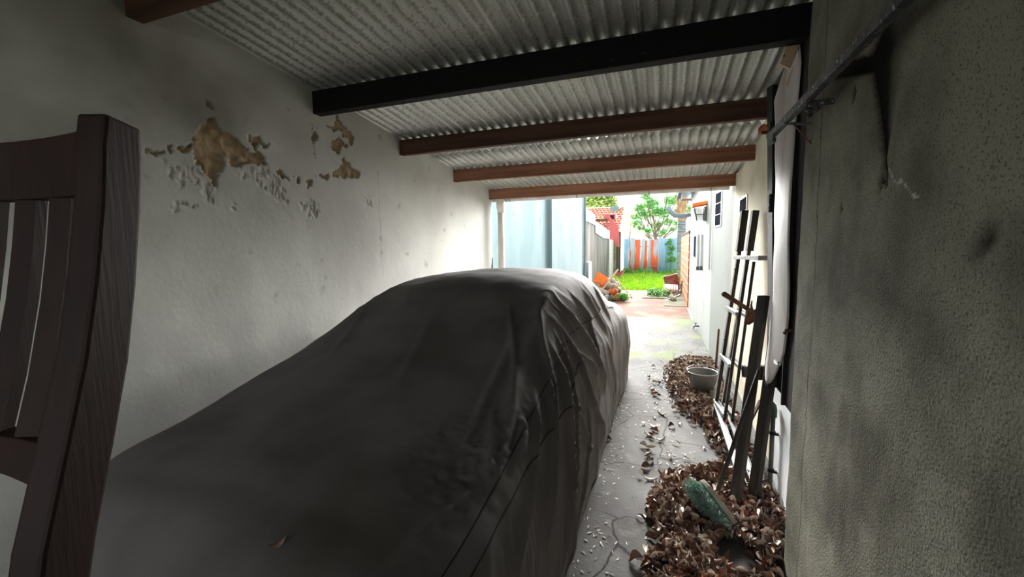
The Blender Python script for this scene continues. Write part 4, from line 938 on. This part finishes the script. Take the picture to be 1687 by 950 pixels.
# palm trunk on the right
t = thing('palm_tree', 'straight grey palm trunk with brown fibrous top behind the brick wall', 'palm', (.66,19,0))
bm = B(); tube(bm, [(.66,19,-.02),(.66,19,1.0),(.655,19,2.0),(.65,19,2.6)], [.21,.18,.17,.165], 16)
for k in range(26): z = .1+k*.097; tube(bm, [(.66,19,z),(.66,19,z+.02)], .188 if z > .8 else .2, 16)
obj('trunk', bm, M['palm'], t, True)
bm = B(); tube(bm, [(.65,19,2.58),(.63,19,3.2),(.62,19,4.3)], [.17,.19,.17], 14)
for k in range(60):
    a = random.uniform(0,2*PI); z = random.uniform(2.6,3.9); d = Vector((math.cos(a),math.sin(a),0)); p = Vector((.64,19,z)); tube(bm, [p+d*.15, p+d*.24+Vector((0,0,.12)), p+d*random.uniform(.22,.36)+Vector((0,0,random.uniform(.1,.35)))], [.03,.022,.006], 5)
obj('fibre_sheath', bm, M['palm_fibre'], t)
bm = B()
for k in range(12):
    a = 2*PI*k/12; d = Vector((math.cos(a),math.sin(a),0)); p = Vector((.62,19,4.3)); tube(bm, [p, p+d*.7+Vector((0,0,.6)), p+d*1.5+Vector((0,0,.5)), p+d*2.1+Vector((0,0,-.2))], [.03,.02,.012,.005], 5)
    for j in range(40):
        s = .25+.75*j/40; q = p+d*2.1*s+Vector((0,0,.75*math.sin(s*2.6))); sd_ = Vector((-d.y,d.x,0))*random.choice((-1,1)); bm.faces.new([bm.verts.new(v) for v in (q, q+sd_*.3+Vector((0,0,-.12)), q+d*.05)])
obj('fronds', bm, M['leaf_green'], t)
# vine on fence
t = thing('climbing_plant', 'green climbing plant on the blue end of the corrugated fence', 'plant', (.35,25.3,0))
bl = [(ony(px,py,25.25).x, 25.28, ony(px,py,25.25).z, rr) for px, py, rr in ((1103,400,.16),(1106,408,.22),(1104,417,.16),(1098,402,.1),(1108,427,.24),(1100,428,.14),(1104,395,.14))]
add_leaves('foliage', foliage(bl, 650, .06, 8, .8), M['vine'], t)
bm = B(); tube(bm, [(.38,25.33,-.02),(.35,25.3,.7),(.36,25.3,1.4),(.33,25.3,1.85)], [.02,.015,.012,.008], 6); obj('stem', bm, M['bark'], t)
def weed(name, x, y, r, h, n, size, m_, label, seed):
    t = thing(name, label, 'plant', (x,y,0)); bl = [(x+random.uniform(-1,1)*r*.6, y+random.uniform(-1,1)*r*.6, h*.5, r*.5) for _ in range(6)]
    vs, fs = foliage(bl, n, size, seed, .7); vs = [(a,b,max(.02,min(c,h*1.2))) for a,b,c in vs]; add_leaves('foliage', (vs, fs), m_, t)
    bm = B()
    for k in range(6): tube(bm, [(x,y,-.02),(x+random.uniform(-.5,.5)*r,y+random.uniform(-.5,.5)*r,h*.5)], .006, 5)
    obj('stems', bm, M['vine'], t)
weed('leafy_weed', -.12, 13.6, .42, .22, 520, .05, M['vine'], 'low bright green weed clump beside the pale kerb', 11)
weed('leafy_weed', -1.05, 12.3, .28, .30, 260, .045, M['vine'], 'green weed clump at the foot of the rubble heap, path side', 12)
weed('leafy_weed', -1.75, 10.9, .22, .22, 220, .045, M['vine'], 'green weed clump half hidden by the rear of the car cover', 13)
weed('leafy_weed', -1.35, 24.9, .16, .55, 120, .05, M['vine'], 'small leafy sapling in front of the first orange sheet', 14)
weed('leafy_weed', -2.0, 24.6, .3, .42, 300, .06, M['vine'], 'bushy green weed at the left corner of the fence', 15)
weed('leafy_weed', -1.9, 13.9, .2, .75, 200, .05, M['leaf_green'], 'upright green weed growing behind the orange tile', 16)
# rubble heap: every stone a thing
def rock(bm, c, s, seed):
    r = random.Random(seed); q = bmesh.ops.create_icosphere(bm, subdivisions=2, radius=1)
    rot = Matrix.Rotation(r.uniform(0,3), 3, Vector((r.random(),r.random(),r.random())).normalized())
    for v in q['verts']:
        p = v.co.copy(); m_ = max(abs(p.x),abs(p.y),abs(p.z)); p = p/m_*.8*.6+p*.4; p = Vector((p.x*s[0],p.y*s[1],p.z*s[2]))*(1+.15*mnoise.noise(p*2+Vector((seed,0,0)))); v.co = rot @ p+Vector(c)
tones = [('stone','pale grey'),('masonry','sandy'),('terracotta','reddish brick'),('slab','greenish grey')]
hc = Vector((-1.55,12.9,0)); k = 0; cnt = {}
for lvl, (nr, rad, z) in enumerate(((20,.62,.09),(14,.45,.24),(9,.28,.39),(4,.14,.52))):
    for i in range(nr):
        a = 2*PI*i/nr+lvl; rr = rad*random.uniform(.6,1.05); c = hc+Vector((math.cos(a)*rr*.85, math.sin(a)*rr*1.2, z)); sz = [random.uniform(.07,.14) for _ in range(3)]
        mk, tn = tones[random.choices(range(4), [6,3,1,1])[0]]; bm = B(); rock(bm, c, sz, k); k += 1
        pos = ['at the base','in the second layer','in the third layer','on top'][lvl]
        o = obj('rubble_stone', bm, M[mk], piv=tuple(c)); q_ = ('path side' if math.cos(a) > .5 else 'wall side' if math.cos(a) < -.5 else 'garage side' if math.sin(a) < 0 else 'lawn side'); tag(o, f'{"large" if sum(sz) > .33 else "small"} {tn} rubble lump {pos} of the heap, {q_}', 'stone', 'rubble stones in the heap')
bm = B(); prism(bm, [(-1.98,12.55,.52),(-1.66,12.6,.40),(-1.58,12.75,.62),(-1.88,12.7,.80)], (.02,-.03,.02)); o = obj('orange_tile', bm, M['orange_tile'], piv=(-1.8,12.6,.5)); tag(o, 'flat orange clay tile tilted against the rubble heap', 'tile')
bm = B(); bar(bm, (-1.72,12.25,.25), (-1.28,12.75,.88), .05, .03); o = obj('wooden_batten', bm, M['pale_wood'], piv=(-1.72,12.25,.25)); tag(o, 'pale wooden batten leaning up across the rubble heap', 'batten')
bm = B(); bar(bm, (-1.35,12.9,.62), (-.85,12.6,.05), .03, .02); o = obj('wooden_batten', bm, M['pale_wood'], piv=(-.85,12.6,.05)); tag(o, 'thin stick sloping down the path side of the rubble heap', 'stick')
bm = B(); prism(bm, [(-1.45,12.9,.74),(-1.12,12.9,.84),(-1.25,12.95,.62)], (.02,.15,0)); o = obj('rusty_pan', bm, M['rust_pink'], piv=(-1.3,12.9,.7)); tag(o, 'reddish rusty metal scrap on top of the rubble heap', 'scrap metal')
# barrel + junk right
t = thing('rusty_drum', 'rusty pinkish drum leaning by the foot of the brick wall', 'drum', (.48,15.2,0))
bm = B(); lathe(bm, [(0,0),(.20,0),(.23,.02),(.235,.25),(.24,.27),(.235,.29),(.235,.5),(.24,.52),(.23,.56),(.2,.57),(.19,.54),(0,.54)], (.33,15.6,.0), 24, (-.25,0,1)); obj('shell', bm, M['rust_pink'], t, True)
bm = B(); bar(bm, (.30,13.0,.02), (.48,13.5,.42), .05, .02); bar(bm, (.15,12.8,.03), (.46,13.2,.12), .04, .03); bar(bm, (.46,13.2,.12), (.52,13.5,.5), .03, .03); o = obj('scrap_bracket', bm, M['steel'], piv=(.3,13,.02)); tag(o, 'bent grey scrap frame below the drum by the brick wall', 'scrap metal')
P = corrugated(.0, .42, [13.7,14.1,14.6], .076, .012, lambda y: .06+(y-13.7)*.25+0*y, wob=.02)
q = grid_mesh('rusty_sheet', P, M['rust_pink']); tag(q, 'rusty pink corrugated offcut lying beside the weed clump', 'metal sheet'); q.modifiers.new('t', 'SOLIDIFY').thickness = .003
bm = B(); rock(bm, (.25,12.7,.06), (.16,.12,.07), 77); o = obj('concrete_block', bm, M['stone'], piv=(.25,12.7,0)); tag(o, 'pale concrete lump on the slab before the drum', 'stone')
# brick wall
bm = B(); box(bm, (.56,11.3,0), (.78,16.3,1.88)); struct('wall_brick', bm, M['brick'])
bm = B(); box(bm, (.54,11.2,1.88), (.80,16.3,1.92)); struct('trim_5', bm, M['grey_wall'])
# eaves of the white house
t = thing('eaves', 'grey corrugated roof edge over the far end of the white house', 'roof edge', (.5,10.5,2.9))
P = corrugated(9.2, 12.6, [.28,.6,1.2], .076, .012, lambda y: 2.80+(y-.28)*.35); P = P[..., [1,0,2]]-np.array([.5,10.5,2.9])
q = grid_mesh('roof_sheet', P, M['zinc_old']); q.parent = t; q.modifiers.new('t', 'SOLIDIFY').thickness = .004
bm = B(); box(bm, (.36,9.2,2.74), (.40,12.6,2.81)); box(bm, (.36,9.3,2.76), (.9,9.36,2.82)); box(bm, (.36,12.5,2.76), (.9,12.56,2.82)); obj('fascia', bm, M['bark'], t)
bm = B(); prism(bm, [(.575,9.35,2.88),(.575,11.3,2.88),(.575,11.3,2.8),(.575,9.35,2.8)], (.2,0,0)); obj('soffit', bm, M['plaster_white'], t)
# white downpipes / elbow
t = thing('outlet_pipe', 'grey elbow pipe reaching out from the far corner of the white house', 'pipe', (.55,11.3,2.3))
zz_ = ony(1141,353,11.3).z
bm = B(); tube(bm, [(.60,11.35,zz_),(.40,11.35,zz_-.03),(.22,11.35,zz_),(.12,11.35,zz_+.10),(.08,11.35,zz_+.18)], [.055,.055,.055,.055,.055], 14); obj('pipe', bm, M['zinc_old'], t, True)
bm = B(); prism(bm, [(.14,11.3,zz_+.16),(.02,11.3,zz_+.14),(-.02,11.3,zz_+.17),(.10,11.3,zz_+.22)], (0,.12,0)); obj('flap', bm, M['zinc_old'], t)
# windows in the white house
def house_window(name, y0, y1, z0, z1, bars, cross=0, frame=True):
    xa = wall_x(y0); xb = wall_x(y1); d = Vector((xb-xa, y1-y0, 0)); L = d.length; d.normalize(); nr = Vector((-d.y, d.x, 0)); p0 = Vector((xa, y0, 0))
    q = lambda s, z, o_: p0+d*s+nr*o_+Vector((0,0,z))
    bm = B(); prism(bm, [q(0,z0,.006), q(L,z0,.006), q(L,z1,.006), q(0,z1,.006)], -nr*.02); r = struct(name, bm, M['glass_dark'])
    bm = B(); w = .02
    for a, b in ((q(0,z0,.004),q(L,z0,.004)),(q(0,z1,.004),q(L,z1,.004)),(q(0,z0,.004),q(0,z1,.004)),(q(L,z0,.004),q(L,z1,.004))): bar(bm, a, b, w, .010, up=nr)
    obj('window_frame', bm, M['white_panel'] if frame else M['pipe_grey'], r)
    for k in range(bars): s = L*(k+1)/(bars+1); bm = B(); tube(bm, [q(s,z0,.008), q(s,z1,.008)], .004, 6); obj('window_bar', bm, M['black_paint'], r)
    for k in range(cross): z = z0+(z1-z0)*(k+1)/(cross+1); bm = B(); tube(bm, [q(0,z,.009), q(L,z,.009)], .005, 6); obj('window_bar', bm, M['white_panel'], r)
def ywall(px, py):
    lo, hi = 3.0, 16.
    for _ in range(40):
        m_ = (lo+hi)/2; p = ony(px, py, m_)
        if p.x < wall_x(m_): lo = m_        # sight line still left of the wall
        else: hi = m_
    # sight lines drift left with distance: choose root by scanning
    best = min((abs(ony(px,py,3+.01*k).x-wall_x(3+.01*k)), 3+.01*k) for k in range(1300)); return best[1]
def yz(px, py): y = ywall(px, py); return y, ony(px, py, y).z
for nm, c4, bars, cross, fr in (('window_1', ((1190,313),(1178,373)), 4, 2, True), ('window_2', ((1232,321),(1219,352)), 3, 0, True), ('window_3', ((1147,388),(1143,423)), 0, 0, False)):
    (ya, zt), (yb, zb) = yz(*c4[0]), yz(*c4[1]); ya = min(ya, 11.2); yb = min(yb, 6.56) if nm == 'window_1' else yb; house_window(nm, ya, yb, min(zt,zb), max(zt,zb), bars, cross, fr)
for k, (px, lab) in enumerate(((1157,'nearer of two thin white pipes on the house wall'),(1151,'farther of two thin white pipes on the house wall'))):
    y, z0 = yz(px, 443); _, z1 = yz(px+1, 386); x = wall_x(y)-.02; t = thing('wall_conduit', lab, 'pipe', (x,y,z0), 'thin pipes on the house wall')
    bm = B(); tube(bm, [(x,y,z0),(x,y,z1)], .018, 8); obj('pipe', bm, M['gutter'], t); bm = B(); tube(bm, [(x,y,z0-.02),(x,y,z0+.05)], .028, 8); obj('socket', bm, M['pipe_grey'], t)
y, _ = yz(1172, 400); x = wall_x(y)-.02
bm = B(); tube(bm, [(x,y,1.2),(x,y,2.9)], .012, 8); o = obj('corner_pipe', bm, M['gutter'], piv=(x,y,1.2)); tag(o, 'long thin pipe down the white house wall beside the barred window', 'pipe')
# lantern under an orange tile
y, z = yz(1164, 347); x = wall_x(y)
t = thing('wall_lantern', 'wall lantern under an orange clay tile on the white house', 'lamp', (x,y,z))
bm = B(); box(bm, (x-.04,y-.10,z-.16), (x,y+.12,z+.06), .004); obj('back_plate', bm, M['pipe_grey'], t)
bm = B(); prism(bm, [(x-.17,y-.08,z+.04),(x-.17,y+.10,z+.04),(x-.13,y+.06,z-.15),(x-.13,y-.05,z-.15)], (.09,0,0)); obj('glass', bm, M['glass_lamp'], t)
bm = B()
for a, b in (((x-.18,y-.08,z+.04),(x-.14,y-.05,z-.15)),((x-.18,y+.10,z+.04),(x-.14,y+.06,z-.15)),((x-.18,y-.08,z+.04),(x-.18,y+.10,z+.04)),((x-.14,y-.05,z-.15),(x-.14,y+.06,z-.15)),((x-.16,y-.07,z-.06),(x-.16,y+.08,z-.06)),((x-.05,y-.08,z+.04),(x-.05,y-.05,z-.15)),((x-.18,y-.085,z-.06),(x-.03,y-.085,z-.06))): tube(bm, [a, b], .007, 6)
obj('guard', bm, M['steel'], t)
bm = B(); prism(bm, [(x-.22,y-.14,z+.06),(x-.22,y+.16,z+.06),(x,y+.16,z+.10),(x,y-.14,z+.10)], (0,0,.05)); obj('tile_hood', bm, M['orange_tile'], t)
# small tap low on the house wall
y, z = yz(1152, 537); x = wall_x(y); t = thing('garden_tap', 'small dark tap low on the white house wall', 'tap', (x,y,z))
bm = B(); tube(bm, [(x,y,z),(x-.08,y,z),(x-.10,y,z-.05)], [.014,.014,.012], 8); obj('spout', bm, M['steel'], t); bm = B(); tube(bm, [(x-.06,y,z),(x-.06,y,z+.05)], .008, 6); tube(bm, [(x-.09,y,z+.05),(x-.03,y,z+.05)], .006, 6); obj('tap_handle', bm, M['steel'], t)
# tiled house behind left
t = thing('tiled_house', 'house with orange tiled roof and red dormer frame behind the yard wall', 'house', (-4.5,28,0))
hy0, hy1 = 25.9, 29.; zt_ = ony(1000,342,hy1).z; ze = ony(1000,372,hy0).z-.2; xr1 = ony(1029,345,hy1).x; xr0 = ony(1021,385,hy0).x
# roof as rows of barrel tiles
P = []; rows = 16; xs = np.linspace(-9, 0, 400); pts = []
for r_ in range(rows):
    for s in (0, .98): f = (r_+s)/rows; pts.append((f, .03*(1-s)))
Pn = np.zeros((len(xs), len(pts), 3))
for j, (f, lift) in enumerate(pts):
    yv = hy0+(hy1-hy0)*f; zv = ze+(zt_-ze)*f; xr_ = xr0+(xr1-xr0)*f; xv = xr_+xs*(1)
    Pn[:,j,0] = xv; Pn[:,j,1] = yv; Pn[:,j,2] = zv+lift+.028*np.abs(np.sin(PI*xs/.2))
q = grid_mesh('tiled_roof', Pn-np.array([-4.5,28,0]), M['roof_tile']); q.parent = t; q.modifiers.new('t', 'SOLIDIFY').thickness = .02
bm = B(); prism(bm, [(xr0-.05,hy0+.15,0),(xr0-.05,hy1+3,0),(xr1-.05,hy1+3,zt_-1.2),(xr1-.05,hy1,zt_-.06),(xr0-.05,hy0+.15,ze)], (-8.5,0,0)); obj('wall', bm, M['plaster_cream'], t)
bm = B(); box(bm, (xr1-.85,hy1-.7,zt_-.38), (xr1-.30,hy1-.2,zt_+.02), .02); obj('skylight', bm, M['neighbour'], t)
a = ony(996,355,hy0+.3); b = ony(1015,362,hy0+.3)
bm = B(); box(bm, (a.x,hy0+.1,b.z-.02), (b.x,hy0+.6,a.z+.05), .01); dz = obj('dormer', bm, M['red_paint'], t)
bm = B(); box(bm, (a.x+.35,hy0+.08,b.z+.04), (b.x-.1,hy0+.12,a.z)); obj('dormer_opening', bm, M['glass_dark'], dz)
bm = B(); bar(bm, (a.x+.18,hy0+.05,b.z), (a.x+.18,hy0+.05,b.z-.9), .12, .05, up=(0,1,0)); obj('red_post', bm, M['red_paint'], t)
bm = B(); box(bm, (-4.6,hy0-.15,ony(990,364,hy0).z), (a.x+.2,hy0+.1,ony(990,362,hy0).z+.05)); obj('fascia', bm, M['brown_wood'], t)
bm = B(); prism(bm, [ony(1004,356,22.5), ony(1019,374,22.5), ony(1020.5,407,22.5), ony(1005,403,22.5)], (0,.03,0)); o = obj('red_metal_sheet', bm, M['red_paint'], piv=tuple(ony(1012,405,22.5))); tag(o, 'faded red sheet panel standing above the yard wall before the house', 'panel')
bm = B(); box(bm, (-2.49,22.44,0), (-2.39,22.54,1.75)); o = obj('panel_post', bm, M['bark'], piv=(-2.65,22.5,0)); tag(o, 'wooden post carrying the faded red panel', 'post')
for o in COL.objects:
    for k_ in ('_w',):
        if k_ in o: del o[k_]
for m_ in bpy.data.materials:
    if 'ctx' in m_: del m_['ctx']
